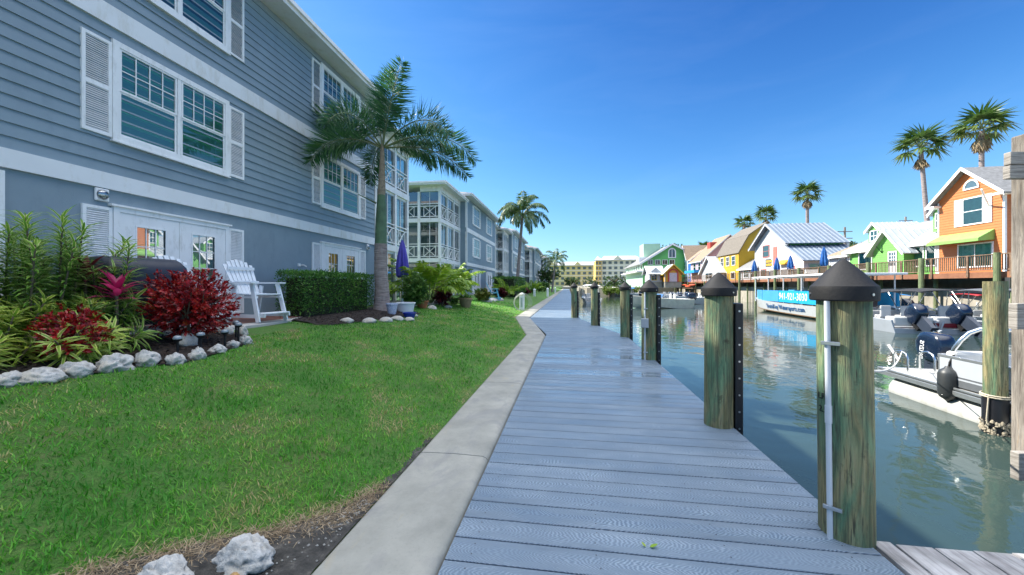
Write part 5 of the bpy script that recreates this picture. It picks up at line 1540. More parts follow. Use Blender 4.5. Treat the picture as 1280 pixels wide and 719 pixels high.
r = thing('yellow_hut', 'small orange-yellow gabled hut with red arched doorway in front of the green hall', 'hut', (xa, Yh, FLR))
walls(r, pbr('orange_yellow_siding', (.66, .33, .03), .55), xa, xb, Yh, Yh + 4, FLR, 4.3, 5.9, 'y'); gable(r, METW, xa, xb, Yh, Yh + 4, 4.3, 6.0, 'y', .5, trim=YEL)
xm = (xa + xb) / 2; m = MB()
for a in range(8):
    t0, t1 = math.pi * a / 8, math.pi * (a + 1) / 8; Q = lambda t, rr: s.p(xm + rr * math.cos(t), 4.0 + rr * math.sin(t), .03); m.poly([Q(t0, .8), Q(t1, .8), Q(t1, 1.1), Q(t0, 1.1)], s.n * .06)
fb(m, s, xm - 1.1, xm - .8, FLR, 4.0, .03, .09); fb(m, s, xm + .8, xm + 1.1, FLR, 4.0, .03, .09); m.build('doorway', pbr('red_paint', (.50, .07, .05), .6), r)
m = MB(); fb(m, s, xm - .8, xm + .8, FLR, 4.2, .026, .04); m.build('door', pbr('pale_door', (.55, .5, .55), .5), r)
xa2, xb2 = PY(812, 345, Yh + 2).x, xa - .1; r = thing('white_shed', 'long white metal-roofed shed left of the yellow hut', 'shed', (xa2, Yh + 2, FLR)); walls(r, WH, xa2, xb2, Yh + 2, Yh + 7, FLR, 4.3, 5.5, 'y'); gable(r, METW, xa2, xb2, Yh + 2, Yh + 7, 4.3, 5.9, 'x', .6)
for i in range(2): shop_window(r, SF(Yh + 2), xa2 + .4 + 1.8 * i, xa2 + 1.6 + 1.8 * i, 2.6, 4.0, PNK if i else YEL, inner=DARKIN)

# --- hotels
def hotel(label, pa, pb_, Y, zt, nst, wallm, ncol, turn=0, gables=()):
    xa, xb = PY(pa, 340, Y).x, PY(pb_, 340, Y).x; r = thing('hotel', label, 'hotel', (xa, Y, .7), 'yellow hotels at the end of the canal'); s = SF(Y)
    m = MB(); fb(m, s, xa, xb, .5, zt, -16, 0); m.build('wall', wallm, r)
    m = MB(); m.poly([(xa - .8, Y - .9, zt), (xb + .8, Y - .9, zt), (xb - 2, Y + 7, zt + 2.6), (xa + 2, Y + 7, zt + 2.6)], (0, 0, .3)); m.build('roof', pbr('hotel_roof', (.45, .45, .46), .7, .1, .5), r)
    hh = (zt - 1) / nst; cw = (xb - xa) / ncol
    for i in range(nst):
        for k in range(ncol):
            m = MB(); u0 = xa + cw * (k + .22); z = 1.2 + hh * i
            fb(m, s, u0, u0 + cw * .56, z + hh * .22, z + hh * .72, .01, .06); m.build('window', pbr('hotel_window', (.10, .13, .14), .25, .4, 1), r)
        m = MB(); fb(m, s, xa, xb, 1.0 + hh * i, 1.25 + hh * i, .0, .12); m.build('floor_band', WHITE2, r)
    for u in gables:
        x = PY(u, 340, Y).x; m = MB(); m.poly([(x - 3.2, Y - .4, zt - .3), (x + 3.2, Y - .4, zt - .3), (x, Y - .4, zt + 2.6)], (0, 3, 0)); m.build('roof_gable', wallm, r)
    return r


HY = pbr('hotel_cream', (.60, .50, .24), .8, .06, .2); HM = pbr('hotel_pale', (.56, .56, .44), .8, .06, .2); HG = pbr('hotel_gold', (.62, .42, .12), .8, .06, .2)
hotel('long cream four-storey hotel at the end of the walk', 640, 748, 250, 14.5, 4, HY, 16, gables=(690, 722))
hotel('taller pale hotel with central gable left of the green hall', 752, 802, 215, 15.5, 5, HM, 7, gables=(772,))
hotel('narrow golden wing on the left of the taller hotel', 744.5, 751.8, 213, 15.2, 5, HG, 2)

# ------------------------------------------------------------------ raised boardwalk in front of the shops
BWW = woodmat('boardwalk_brown', [(.10, .06, .035), (.20, .125, .075), (.30, .20, .13)], (3, 3, 3), .8, .3)
GPILE = woodmat('green_treated_pile', [(.07, .10, .045), (.15, .19, .085), (.25, .27, .14)], (6, 6, .8), .8, .4)
XB = 25.3; r = thing('raised_boardwalk', 'brown raised boardwalk with picket railing in front of the coloured shops', 'boardwalk', (XB, 60, FLR))
m = MB(); m.box((XB, 16, FLR - .06), (28.95, 99, FLR)); m.build('walk_floor', BWW, r)
m = MB(); m.box((XB - .05, 16, FLR - .36), (XB - .001, 99, FLR - .01)); m.box((XB + .4, 16, FLR - .32), (XB + .5, 99, FLR - .062)); m.build('rim_joist', pbr('rust_brown_joist', (.24, .10, .05), .8, .25, 2), r)
m = MB(); m.box((XB - .08, 16, FLR + 1.02), (XB + .08, 99, FLR + 1.07)); m.build('handrail', BWW, r)
m = MB(); m.box((XB - .02, 16, FLR + .10), (XB + .02, 99, FLR + .16)); m.build('bottom_rail', BWW, r)
y = 16.0; k = 0
while y < 98.5:
    m = MB(); m.box((XB - .13, y - .06, FLR - .3), (XB - .055, y + .06, FLR + 1.02)); m.build('rail_post', BWW, r)
    step = .13 if y < 55 else .3; n = int(2.4 / step); m = MB()
    for i in range(1, n):
        yy = y + 2.4 * i / n; m.box((XB - .018, yy - .018, FLR + .161), (XB + .018, yy + .018, FLR + 1.019))
    m.build('baluster_panel', BWW, r)
    if k % 2 == 0:
        m = MB(); tall = (y < 60); m.tube([(XB - .32, y + .5, -3), (XB - .32, y + .5, FLR + (1.12 if tall else -.05))], .15 if tall else .13, 12); m.build('walk_pile', GPILE, r)
        m = MB(); m.tube([(XB + 1.0, y + 1, -3), (XB + 1.0, y + 1, FLR - .1)], .12, 8); m.build('walk_pile', GPILE, r)
    y += 2.4; k += 1

# closed blue umbrellas, people-sized, on the boardwalk
UMB = pbr('blue_umbrella_cloth', (.015, .12, .38), .7, .2, 5)
def umbrella(label, p, h, mat, fold=.16, cat='umbrella', base=True, group=None, zc=.38):
    root = thing('closed_umbrella', label, cat, p, group); p = V(p); m = MB(); m.tube([p, p + UP * h], .022, 8); m.build('pole', GREYM, root)
    m = MB(); rings = []; n = 32
    for t, rr in ((0.0, .75), (.04, .95), (.25, 1.0), (.5, .82), (.72, .6), (.9, .32), (1, .08)):
        z = h * (zc + (1 - zc) * t); ring = []
        for i in range(n):
            a = 2 * math.pi * i / n; q = fold * rr * (1 + .28 * math.cos(a * 8 + z)); ring.append((p.x + q * math.cos(a), p.y + q * math.sin(a), p.z + z + .05 * (t == 0) * math.cos(a * 8)))
        rings.append(ring)
    m.loft(rings); m.build('canopy', mat, root, smooth=True, angle=60)
    if base: m = MB(); m.lathe(p, [(.25, 0), (.25, .06), (.06, .10), (.03, .3)], 16); m.build('base', GREYM, root, smooth=True)
    return root
for i, (px, lb) in enumerate([(943, 'by the small dark-roofed stall'), (971, 'left of the lean-to of the white house'), (988, 'at the corner of the lean-to'), (1030, 'right of the lean-to, near the piling cap')]):
    q = PX(px, 345, 27.2); umbrella('closed blue umbrella on the boardwalk ' + lb, (27.2, q.y, FLR), 2.9 * (1.0 if px != 1030 else 1.15), UMB, .30, group='closed umbrellas on the boardwalk')

# utility poles, trees behind
POLEM = woodmat('pole_timber', [(.14, .12, .10), (.25, .22, .19), (.33, .30, .27)], (6, 6, .8))
for (px, pt, Y, lb) in ((1056, 284, 75, 'grey utility pole with crossarms behind the grey shop'), (1132, 271, 85, 'utility pole top showing above the green cottage roof')):
    t_ = PY(px, pt, Y); root = thing('utility_pole', lb, 'utility pole', (t_.x, Y, 1.2)); m = MB(); m.tube([(t_.x, Y, 1.2), t_], [.22, .16], 8); m.build('pole', POLEM, root)
    for dz in (.8, 2.0): m = MB(); m.bar(t_ + V((-1.2, 0, -dz)), t_ + V((1.2, 0, -dz)), .14, .14); m.build('crossarm', POLEM, root)
    m = MB(); m.tube([t_ + V((.4, 0, -3.6)), t_ + V((.4, 0, -2.6))], .28, 8); m.build('transformer', pbr('transformer_grey', (.4, .42, .44), .5), root)
TREEL = leafmat('tree_leaf', [(.02, .05, .012), (.035, .085, .018), (.06, .125, .025), (.11, .17, .04)], .25, .5)


def tree(label, px, py_top, Y, rx, h, n=2600, ln=.4, z0=1.2, mat=None, name='tree', cat='tree', group=None, flat=1.0):
    t_ = PY(px, py_top, Y); base = V((t_.x, Y, z0)); root = thing(name, label, cat, base, group); H = t_.z - z0
    m = MB(); m.tube([base, base + UP * H * .5], [rx * .09, rx * .06], 8)
    for i in range(6): a = i * 1.05; m.tube([base + UP * H * .4, base + V((math.cos(a) * rx * .6, math.sin(a) * rx * .6, H * .72))], [rx * .05, rx * .015], 6)
    m.build('trunk', BARK, root); L = Leaves(); c = base + UP * (H - h / 2)
    for i in range(7):
        a = i * .9; o_ = V((math.cos(a) * rx * .5, math.sin(a) * rx * .5, h * .18 * math.sin(i * 2.1)))
        leafball(L, c + o_ * (i > 0), (rx * .62, rx * .62, h * .36), n // 7, ln, ln * .5, .5, cl_n=max(8, n // 90))
    L.build('crown', mat or TREEL, root, simple=True); return root


tree('dark round tree behind the utility pole and grey shop', 1052, 298, 82, 3.6, 4.2)
tree('low treetop to the right of the utility pole', 1068, 304, 80, 3.0, 2.6)
tree('treetop over the pale blue house roof', 868, 312, 135, 4, 3.5, 1200, .6)
tree('dark tree clump above the green hall turret', 842, 304, 140, 4.5, 4, 1400, .6)
tree('dark bushy tree at the end of the walk beside the thin palm', 686, 333, 84, 3.0, 4.0, 2600, .4, .6)
tree('olive tree in front of the taller hotel', 768, 343, 150, 4.5, 7, 1400, .7, .7)
tree('second olive tree in front of the taller hotel, nearer the green hall', 786, 345, 150, 3.6, 6, 1200, .7, .7)
tree('bright palm-like tree before the cream hotel', 716, 345, 120, 2.8, 3.4, 1400, .5, .7)
tree('green tree beside the golden hotel wing', 742, 346, 140, 4, 6, 1300, .6, .7)
for i, (px, Y, rx, lb) in enumerate([(762, 88, 2.2, 'left mound of the yellow-green mangrove hedge across the canal'), (778, 87, 2.4, 'middle mound of the yellow-green mangrove hedge across the canal'), (792, 90, 1.9, 'right mound of the yellow-green mangrove hedge across the canal')]):
    tree(lb, px, 357, Y, rx, 2.2, 1800, .32, WATER, leafmat('mangrove_leaf', [(.06, .11, .012), (.12, .20, .02), (.22, .29, .03)], .3, .5), 'mangrove', 'shrub', 'mangroves on the far bank')
# orange kayaks on the lower dock
KAY = pbr('orange_kayak_plastic', (.62, .11, .05), .4)
for i in range(4):
    q = PX(850 + i * 5, 359, 24.6); m = MB(); rings = []
    for t in np.linspace(-1, 1, 11):
        s_ = (1 - abs(t) ** 2.2) * .36 + .02; rings.append([(q.x + s_ * math.cos(a), q.y + 2.2 * t * .9, 1.25 + .28 * (i % 2) + s_ * .55 * math.sin(a) + .12 * t * t) for a in np.linspace(0, 2 * math.pi, 10, endpoint=False)])
    m.loft(rings); tag(m.build('kayak', KAY, smooth=True), 'orange-red kayak stored by the water below the yellow hut', 'kayak', 'orange kayaks on the lower dock')
r = thing('kayak_rack', 'low timber rack carrying the orange kayaks', 'rack', (24.6, 78, -1)); ys_ = [PX(850 + i * 5, 359, 24.6).y for i in range(4)]; m = MB(); m.box((24.1, min(ys_) - 2, .86), (25.2, max(ys_) + 2, .96)); m.build('shelf', BWW, r)
for yy in np.linspace(min(ys_) - 1.8, max(ys_) + 1.8, 5): m = MB(); m.bar((24.6, yy, -3), (24.6, yy, .86), .2, .2); m.build('post', BWW, r)
# ------------------------------------------------------------------ writing
def text_mesh(name, s, mat, parent, M, size, ext=.004, align='CENTER', sx=1.0):
    cu = bpy.data.curves.new('tmp', 'FONT'); cu.body = s; cu.size = size; cu.extrude = ext / 2; cu.align_x = align; cu.align_y = 'CENTER'; cu.resolution_u = 3
    o = bpy.data.objects.new('tmp', cu); COL.objects.link(o); dg = bpy.context.evaluated_depsgraph_get()
    me = bpy.data.meshes.new_from_object(o.evaluated_get(dg)); bpy.data.objects.remove(o)
    me.materials.clear(); me.materials.append(mat); off = wloc(parent)
    me.transform(Matrix.Translation(-off) @ M @ Matrix.Diagonal((sx, 1, 1, 1))); me.name = name
    return link(name, me, parent)


def frame_mat(o, u, v):                   # text plane: u to the right, v up
    u, v = V(u).normalized(), V(v).normalized(); n = u.cross(v).normalized(); v = n.cross(u)
    return Matrix(((u.x, v.x, n.x, o[0]), (u.y, v.y, n.y, o[1]), (u.z, v.z, n.z, o[2]), (0, 0, 0, 1)))


# ------------------------------------------------------------------ boats (local: bow +x, z = 0 at the waterline)
GEL = pbr('white_gelcoat', (.52, .53, .53), .25, .04, 2, spec=.6, dirt=(.42, .42, .39))
GELG = pbr('grey_gelcoat', (.36, .39, .43), .3, .06, 2)
NAVY = pbr('navy_engine_paint', (.006, .014, .034), .22, .15, 3, coat=.4)
ALU = pbr('brushed_aluminium', (.55, .57, .58), .35, .08, 6, metal=.85)
CHROME = pbr('polished_tube', (.70, .71, .72), .15, .05, 6, metal=.95)
VINYL = pbr('pale_vinyl', (.55, .55, .53), .5, .06, 5)
MAROON = pbr('maroon_stripe', (.18, .012, .02), .35, .1, 3)
CANV = {'black': pbr('black_canvas', (.018, .019, .022), .8, .2, 4), 'red': pbr('red_canvas', (.55, .05, .07), .8, .15, 4), 'grey': pbr('grey_canvas', (.09, .10, .115), .8, .15, 4), 'blue': pbr('blue_canvas', (.03, .22, .55), .8, .15, 4), 'white': pbr('white_canvas', (.7, .7, .7), .7, .05, 4)}
DARKG = glass('smoked_screen', (.35, .4, .42), .12)


def hull(root, L, B, H, mat, deckm, stripe=None):
    st = np.linspace(0, 1, 13); rings = []
    for t in st:
        b = B / 2 * (1 - max(0, (t - .35) / .65) ** 2.4) * (.93 + .07 * min(1, t * 4)) + .02; zs = H * (.82 + .32 * t * t); zk = -.35 + .75 * max(0, t - .55) ** 1.6 / .28 * H * .55; x = L * t
        zc = min(zs - .1, -.05 + .55 * t ** 2 * H); bf = max(.01, b - .16); zf = max(zs - .42, zk + .05) if t < .62 else zs - .03
        rings.append([(x, 0, zk), (x, b * .82, zc), (x, b, zs), (x, max(.008, b - .1), zs + .02), (x, bf, zf), (x, 0, zf), (x, -bf, zf), (x, -max(.008, b - .1), zs + .02), (x, -b, zs), (x, -b * .82, zc)])
    m = MB(); m.loft(rings); h = m.build('hull', mat, root, smooth=True, angle=35)
    if stripe:
        for s in (1, -1):
            m = MB(); a, b_ = [], []
            for t in st[:-1]:
                i = list(st).index(t); p, q = V(rings[i][1 if s > 0 else 9]), V(rings[i][2 if s > 0 else 8]); o = V((0, s * .006, 0)); a.append(p.lerp(q, .45) + o); b_.append(p.lerp(q, .8) + o)
            for i in range(len(a) - 1): m.quad(a[i], a[i + 1], b_[i + 1], b_[i])
            m.build('stripe', stripe, h)
        m = MB(); r0 = rings[0]; m.quad((-.006, r0[1][1] * .98, r0[1][2] * .2 + r0[2][2] * .5), (-.006, r0[2][1] * .96, r0[2][2] * .8), (-.006, -r0[2][1] * .96, r0[2][2] * .8), (-.006, -r0[1][1] * .98, r0[1][2] * .2 + r0[2][2] * .5)); m.build('stern_stripe', stripe, h)
    return h


def outboard(root, x, y, z, tilt, mat=NAVY, s=1.0, letters=None):
    """engine hung at the transom; tilted up by rotating about the bracket"""
    R_ = Matrix.Translation((x, y, z)) @ Matrix.Rotation(tilt, 4, 'Y'); q = lambda a, b, c: R_ @ V((a * s, b * s, c * s))
    m = MB(); rings = []
    for zz, l0, l1, w in ((-.06, -.42, .08, .15), (.0, -.52, .14, .19), (.16, -.60, .18, .215), (.34, -.62, .17, .215), (.48, -.57, .13, .205), (.565, -.50, .07, .19), (.605, -.42, .0, .16), (.62, -.30, -.10, .08)):
        ring = []
        for k in range(20):
            t = 2 * math.pi * k / 20; e = 4.5; cx = abs(math.cos(t)) ** (2 / e) * math.copysign(1, math.cos(t)); sy = abs(math.sin(t)) ** (2 / e) * math.copysign(1, math.sin(t))
            ring.append(q((l0 + l1) / 2 + (l1 - l0) / 2 * cx, w * sy, zz))
        rings.append(ring)
    m.loft(rings); cw = m.build('engine_cowl', mat, root, smooth=True, angle=50)
    m = MB(); m.loft([[q(a, b, c) for a, b in ((-.40, -.07), (.02, -.08), (.02, .08), (-.40, .07))] for c in (-.06, -.35, -.75)]); m.loft([[q(a, b, c) for a, b in ((-.34, -.035), (-.05, -.035), (-.05, .035), (-.34, .035))] for c in (-.75, -.98, -1.12)])
    m.tube([q(.0, 0, -.98), q(-.12, 0, -.98), q(-.40, 0, -.98)], [.02 * s, .065 * s, .05 * s], 10); m.loft([[q(a, b, c) for a, b in ((-.45, -.11), (-.02, -.11), (-.02, .11), (-.45, .11))] for c in (-.755, -.775)])
    m.build('drive_leg', mat if mat is not NAVY else pbr('engine_grey_leg', (.03, .04, .06), .35), root, smooth=True, angle=40)
    m = MB()
    for k in range(3):
        a = 2.094 * k; c, s_ = math.cos(a), math.sin(a); m.add([q(-.40, .03 * c, -.98 + .03 * s_), q(-.37, .17 * math.cos(a - .4), -.98 + .17 * math.sin(a - .4)), q(-.44, .17 * math.cos(a + .4), -.98 + .17 * math.sin(a + .4)), q(-.45, .04 * c, -.98 + .04 * s_)], [(0, 1, 2, 3)])
    m.build('propeller', ALU, root)
    m = MB(); m.loft([[q(a, b, c) for a, b in ((.03, -.13), (.16, -.13), (.16, .13), (.03, .13))] for c in (-.32, .02)]); m.build('transom_bracket', BLACKP, root)
    if letters:
        for sd in (1, -1):
            o = q(-.30, sd * .217, .17); u = q(-.30, 0, 0) - q(-.30, 0, 1); v = (q(1, 0, 0) - q(0, 0, 0)) if sd > 0 else (q(-1, 0, 0) - q(0, 0, 0))
            text_mesh('engine_lettering', letters, WHITE, cw, frame_mat(o + (q(0, sd, 0) - q(0, 0, 0)) * .004, u, v), .17 * s, .006, sx=.80)


def bimini(root, x0, x1, w, z, mat, zb=.6):
    m = MB(); rings = []
    for t in np.linspace(0, 1, 7):
        x = x0 + (x1 - x0) * t; zz = z - .10 * abs(2 * t - 1) ** 2
        top = [(x, w * s, zz - .10 * s * s) for s in np.linspace(-1, 1, 9)]; rings.append(top + [(a, b, c - .03) for a, b, c in reversed(top)])
    m.loft(rings); m.build('bimini_canopy', mat, root, smooth=True, angle=60)
    for s in (-1, 1):
        for xa, xb in ((x0 + .15, (x0 + x1) / 2), (x1 - .15, (x0 + x1) / 2), ((x0 + x1) / 2, (x0 + x1) / 2 + .1)):
            m = MB(); m.tube([(xa, s * (w - .02), z - .2), (xb, s * w * .98, zb)], .02, 6); m.build('bimini_pole', CHROME, root)


def screen(root, x, w, z, h=.4):
    m = MB(); pts = [(x - .5, w, z), (x + .1, w * .8, z + .02), (x + .3, 0, z + .03), (x + .1, -w * .8, z + .02), (x - .5, -w, z)]; top = [(a - .28, b * .93, c + h * (1 if i not in (0, 4) else .55)) for i, (a, b, c) in enumerate(pts)]
    for i in range(4): m.quad(pts[i], pts[i + 1], top[i + 1], top[i])
    s = m.build('windscreen', DARKG, root); m = MB(); m.tube(top, .014, 6); m.build('screen_rim', CHROME, s)


def motorboat(label, x, y, rz, L=5.8, B=2.2, H=.85, mat=None, stripe=None, engine=1, tilt=.0, top=None, seats=True, letters=None, group='motorboats moored along the far dock', sc=True, cat='boat', toph=2.0):
    root = thing('motorboat', label, cat, (0, 0, 0), group); hull(root, L, B, H, mat or GEL, VINYL, stripe); zf = H * .5
    if seats:
        for px_, py_ in ((L * .32, -.45), (L * .32, .45)):
            m = MB(); m.box((px_ - .22, py_ - .24, zf), (px_ + .26, py_ + .24, zf + .42)); m.box((px_ - .30, py_ - .24, zf + .30), (px_ - .19, py_ + .24, zf + .95)); m.build('seat', VINYL, root, bevel=.05)
        m = MB(); m.box((.25, -B * .36, zf - .05), (.95, B * .36, zf + .42)); m.build('stern_bench', VINYL, root, bevel=.06)
        m = MB(); m.box((L * .42, -.7, zf), (L * .50, .7, zf + .62)); m.build('console', GEL, root, bevel=.04)
    if sc: screen(root, L * .52, B * .40, H * .92, .42)
    m = MB()
    for s in (-1, 1): m.tube([(L * .58, s * B * .42, H * 1.0), (L * .7, s * B * .37, H * 1.28), (L * .93, s * B * .14, H * 1.38)], .016, 6)
    m.build('bow_rail', CHROME, root)
    for i in range(engine): outboard(root, -.02, (i - (engine - 1) / 2) * .62, H * .72, tilt, s=1.3, letters=letters)
    if top: bimini(root, L * .18, L * .58, B * .46, toph, CANV[top], H * .9)
    root.location = (x, y, WATER); root.rotation_euler.z = rz
    return root


# ------------------------------------------------------------------ the near pontoon boat (stern away from us, alongside the mooring pile)
def pontoon():
    root = thing('pontoon_boat', 'grey and white pontoon boat with black engine tied beside the mooring pile', 'boat', (0, 0, 0))
    # local frame: +x bow, y port; rotated so that the bow points back towards the camera side
    TUBE = pbr('white_pontoon_tube', (.46, .465, .44), .4, .06, 2, dirt=(.34, .32, .26)); WX = 2.5
    for s in (-1, 1):
        m = MB(); y = s * .98; r = .30
        m.tube([(-.02, y, .06), (.0, y, .06), (.06, y, .06), (5.6, y, .06), (6.2, y, .14), (6.5, y, .25)], [.05, .24, r, r, r * .7, .04], 24); m.build('pontoon_tube', TUBE, root, smooth=True, angle=50)
        m = MB(); m.box((.05, y - .05, .34), (6.0, y + .05, .42)); m.build('tube_bracket', ALU, root)
    m = MB(); m.box((-.25, -WX / 2, .42), (6.3, WX / 2, .50)); m.build('deck', pbr('pontoon_deck', (.40, .40, .37), .8, .1, 4), root)
    m = MB()
    for s in (-1, 1): y = s * (WX / 2 + .012); m.box((-.27, y - .025, .36), (6.32, y + .025, .455)); m.box((-.27, y - .015, .475), (6.32, y + .015, .515))
    m.box((-.29, -WX / 2 - .03, .36), (-.252, WX / 2 + .03, .51)); m.build('rub_rail', ALU, root, bevel=.008)
    P1 = pbr('silver_fence_panel', (.46, .49, .53), .35, .05, 2, metal=.2); P2 = pbr('charcoal_fence_band', (.10, .11, .12), .45, .1, 2)
    PAN = lambda nm, a, b, mat, ins=0.0: (lambda m: (m.poly([V(a) + UP * .0, V(b), V(b) + UP * 1, V(a) + UP * 1], (0, 0, 0)), m))(MB())
    for s in (-1, 1):
        y = s * (WX / 2 - .06)
        m = MB(); m.box((1.25, y - .015, .72), (5.9, y + .015, 1.05)); m.build('fence_panel', P1, root)
        m = MB(); m.box((1.25, y - .016, .53), (5.9, y + .016, .715)); m.build('fence_band', P2, root)
        m = MB(); m.box((1.25, y - .019, .66), (5.9, y + .019, .69)); m.build('fence_stripe', P1, root)
        m = MB(); m.bar((1.23, y, 1.07), (5.9, y, 1.07), .05, .05)
        for x in (1.25, 2.5, 3.8, 5.3): m.bar((x, y, .5), (x, y, 1.06), .035, .035)
        m.build('fence_rail', ALU, root, bevel=.006)
    m = MB(); m.box((1.23, -WX / 2 + .08, .53), (1.26, WX / 2 - .08, 1.05)); m.bar((1.245, -WX / 2 + .06, 1.07), (1.245, WX / 2 - .06, 1.07), .05, .05); m.build('stern_fence', P1, root)
    for y in (-.75, .75):
        m = MB(); m.box((1.35, y - .42, .5), (2.2, y + .42, .95)); m.box((1.32, y - .42, .95), (1.52, y + .42, 1.18)); m.build('lounge_seat', VINYL, root, bevel=.06)
    m = MB(); m.box((2.8, .3, .5), (3.4, 1.1, 1.35)); m.build('helm_console', P1, root, bevel=.06)
    # tow arch
    m = MB(); pts = []
    for k in range(17):
        a = math.pi * k / 16; pts.append((1.4 + .22 * math.sin(a), 1.12 * math.cos(a) ** 1 if True else 0, 1.06 + .56 * min(1, math.sin(a) * 1.55)))
    m.tube(pts, .038, 12); m.build('tow_arch', CHROME, root, smooth=True)
    # stern rails and boarding ladder
    for y in (-1.05, -.55, .62, 1.08):
        m = MB(); m.tube([(-.12, y, .5), (-.13, y, .82), (-.06, y, .92), (.08, y, .95), (.22, y, .90), (.27, y, .80), (.27, y, .5)], .022, 10); m.build('stern_rail', CHROME, root, smooth=True)
    outboard(root, -.28, 0, .72, rad(6), NAVY, .95, 'SUZUKI')
    m = MB(); m.tube([(-.75, -.55, .62), (-.95, -.62, .95)], .03, 6); m.build('flag_stub', WHITE, root)
    return root


pt = pontoon(); pt.location = (8.60, 9.85, WATER); pt.rotation_euler.z = rad(-90 - 3.5)
# fender hung on the near side of the pontoon boat
fp = PX(1185, 442, 7.26); root = thing('boat_fender', 'black cylindrical fender hanging on the side of the pontoon boat', 'fender', (7.26, fp.y, -.45)); c = V((7.26, fp.y, -.45))
m = MB(); m.lathe(c, [(.03, -.33), (.06, -.30), (.115, -.26), (.142, -.20), (.146, 0), (.142, .20), (.115, .26), (.06, .30), (.035, .34)], 20); m.build('fender_body', pbr('black_rubber', (.03, .034, .036), .45, .2, 5), root, smooth=True)
m = MB(); m.tube([c + UP * .26, c + V((.03, 0, .42)), c + V((.08, -.02, .56)), c + V((.10, 0, .50))], .018, 6); m.tube([c - UP * .26, c - UP * .36], .014, 6); m.build('fender_rope', BLACKP, root)

# mooring pile with rope and barnacles
mp = V((7.02, 7.36, 0)); root = thing('mooring_pile', 'green mooring pile with black wrapped foot and rope, by the pontoon boat', 'piling', mp); m = MB(); rings = []
for z in np.linspace(-3, 1.52, 26):
    rings.append([(mp.x + .135 * (1 + .03 * mnoise.noise(V((math.cos(a) * 2, math.sin(a) * 2, z)))) * math.cos(a), mp.y + .135 * (1 + .03 * mnoise.noise(V((math.cos(a) * 2 + 5, math.sin(a) * 2, z)))) * math.sin(a), z) for a in np.linspace(0, 6.283, 24, endpoint=False)])
m.loft(rings); m.build('pile_shaft', PILEM, root, smooth=True, angle=60)
m = MB(); m.lathe(mp, [(.146, -2), (.148, -.45), (.140, -.38)], 24); m.build('black_wrap', FENDM, root, smooth=True)
m = MB()
for i in range(150):
    a = RNG.uniform(0, 6.283); z = RNG.uniform(-1.02, -.78); q = mp + V((math.cos(a) * .155, math.sin(a) * .155, z)); s = RNG.uniform(.014, .034)
    m.lathe(q, [(s, -s * .7), (s * .8, 0), (s * .3, s * .8)], 6)
tag(m.build('barnacles', pbr('barnacle_shell', (.30, .26, .19), .9, .4, 20), root), kind='stuff')
m = MB()
for k in range(2): m.tube([mp + V((.158 * math.cos(a), .158 * math.sin(a), -.36 - .03 * k + .01 * math.sin(a))) for a in np.linspace(0, 6.283, 20)], .013, 6)
m.tube([mp + V((-.15, -.06, -.37)), mp + V((-.17, -.05, -.75)), mp + V((-.15, -.05, -.92))], .011, 6); m.build('rope_wrap', pbr('tan_rope', (.50, .44, .33), .9, .2, 30), root)
m = MB(); a, b = V((1.74, 2.5, .95)), V((7.5, 9.75, -.05)); m.tube([a.lerp(b, t) - UP * (.14 * 4 * t * (1 - t)) for t in np.linspace(0, 1, 16)], .010, 6)
tag(m.build('mooring_rope', pbr('white_rope', (.55, .54, .50), .9)), 'thin pale mooring rope from the nearest piling to the pontoon boat', 'rope')
m = MB(); a, b = mp + V((.1, -.1, -.42)), V((7.5, 4.0, -.25)); m.tube([a.lerp(b, t) - UP * (.12 * 4 * t * (1 - t)) for t in np.linspace(0, 1, 12)], .011, 6)
tag(m.build('mooring_rope', pbr('white_rope', (.55, .54, .50), .9)), 'short rope running right from the black-footed mooring pile', 'rope')

# ------------------------------------------------------------------ big weathered timber frame at the right edge
TIM = woodmat('weathered_grey_timber', [(.08, .065, .05), (.18, .155, .13), (.30, .27, .23), (.26, .18, .10)], (22, 22, 1.6), .85, .8)
TIMH = woodmat('weathered_grey_board', [(.10, .09, .075), (.22, .20, .175), (.34, .315, .28), (.27, .235, .19)], (1.6, 1.6, 24), .85, .8)
DT = 3.2; PT = .13; pL = PD(1264, 400, DT); root = thing('timber_frame', 'tall weathered grey timber post with bolted cross boards at the right edge', 'timber post', (pL.x, pL.y, 0))
def cb(m, px0, py0, py1, d, wid, th, extra=0.0):
    a = PD(px0, py0, d + th); b = PD(px0, py1, d + th); a -= FWD * th; b -= FWD * th; m.poly([(a.x, a.y, b.z), (a.x + wid * RGT.x, a.y + wid * RGT.y, b.z), (a.x + wid * RGT.x, a.y + wid * RGT.y, a.z), (a.x, a.y, a.z)], FWD * th)
m = MB(); cb(m, 1263, 172, 590, DT, .26, PT); m.build('post', TIM, root, bevel=.012)
m = MB(); cb(m, 1254, 192, 208, DT - .07, 1.7, .05); m.build('cross_board', TIMH, root, bevel=.006)
m = MB(); cb(m, 1253, 208.8, 225, DT - .068, 1.7, .05); m.build('cross_board', TIMH, root, bevel=.006)
m = MB(); cb(m, 1260, 379, 411, DT - .07, 1.7, .06); m.build('cross_board', TIMH, root, bevel=.006)
m = MB(); cb(m, 1262, 563, 597, DT - .07, 1.7, .06); m.build('cross_board', TIMH, root, bevel=.006)
a = PD(1262, 400, DT); q = V((a.x, a.y, -3)) + RGT * 1.5; m = MB(); m.box((q.x - .13, q.y - .13, -3), (q.x + .13, q.y + .13, 2.6)); m.build('post', TIM, root, bevel=.012)

# ------------------------------------------------------------------ boats along the far dock
def at(px, py):
    p = PZ(px, py, WATER); return p.x, p.y


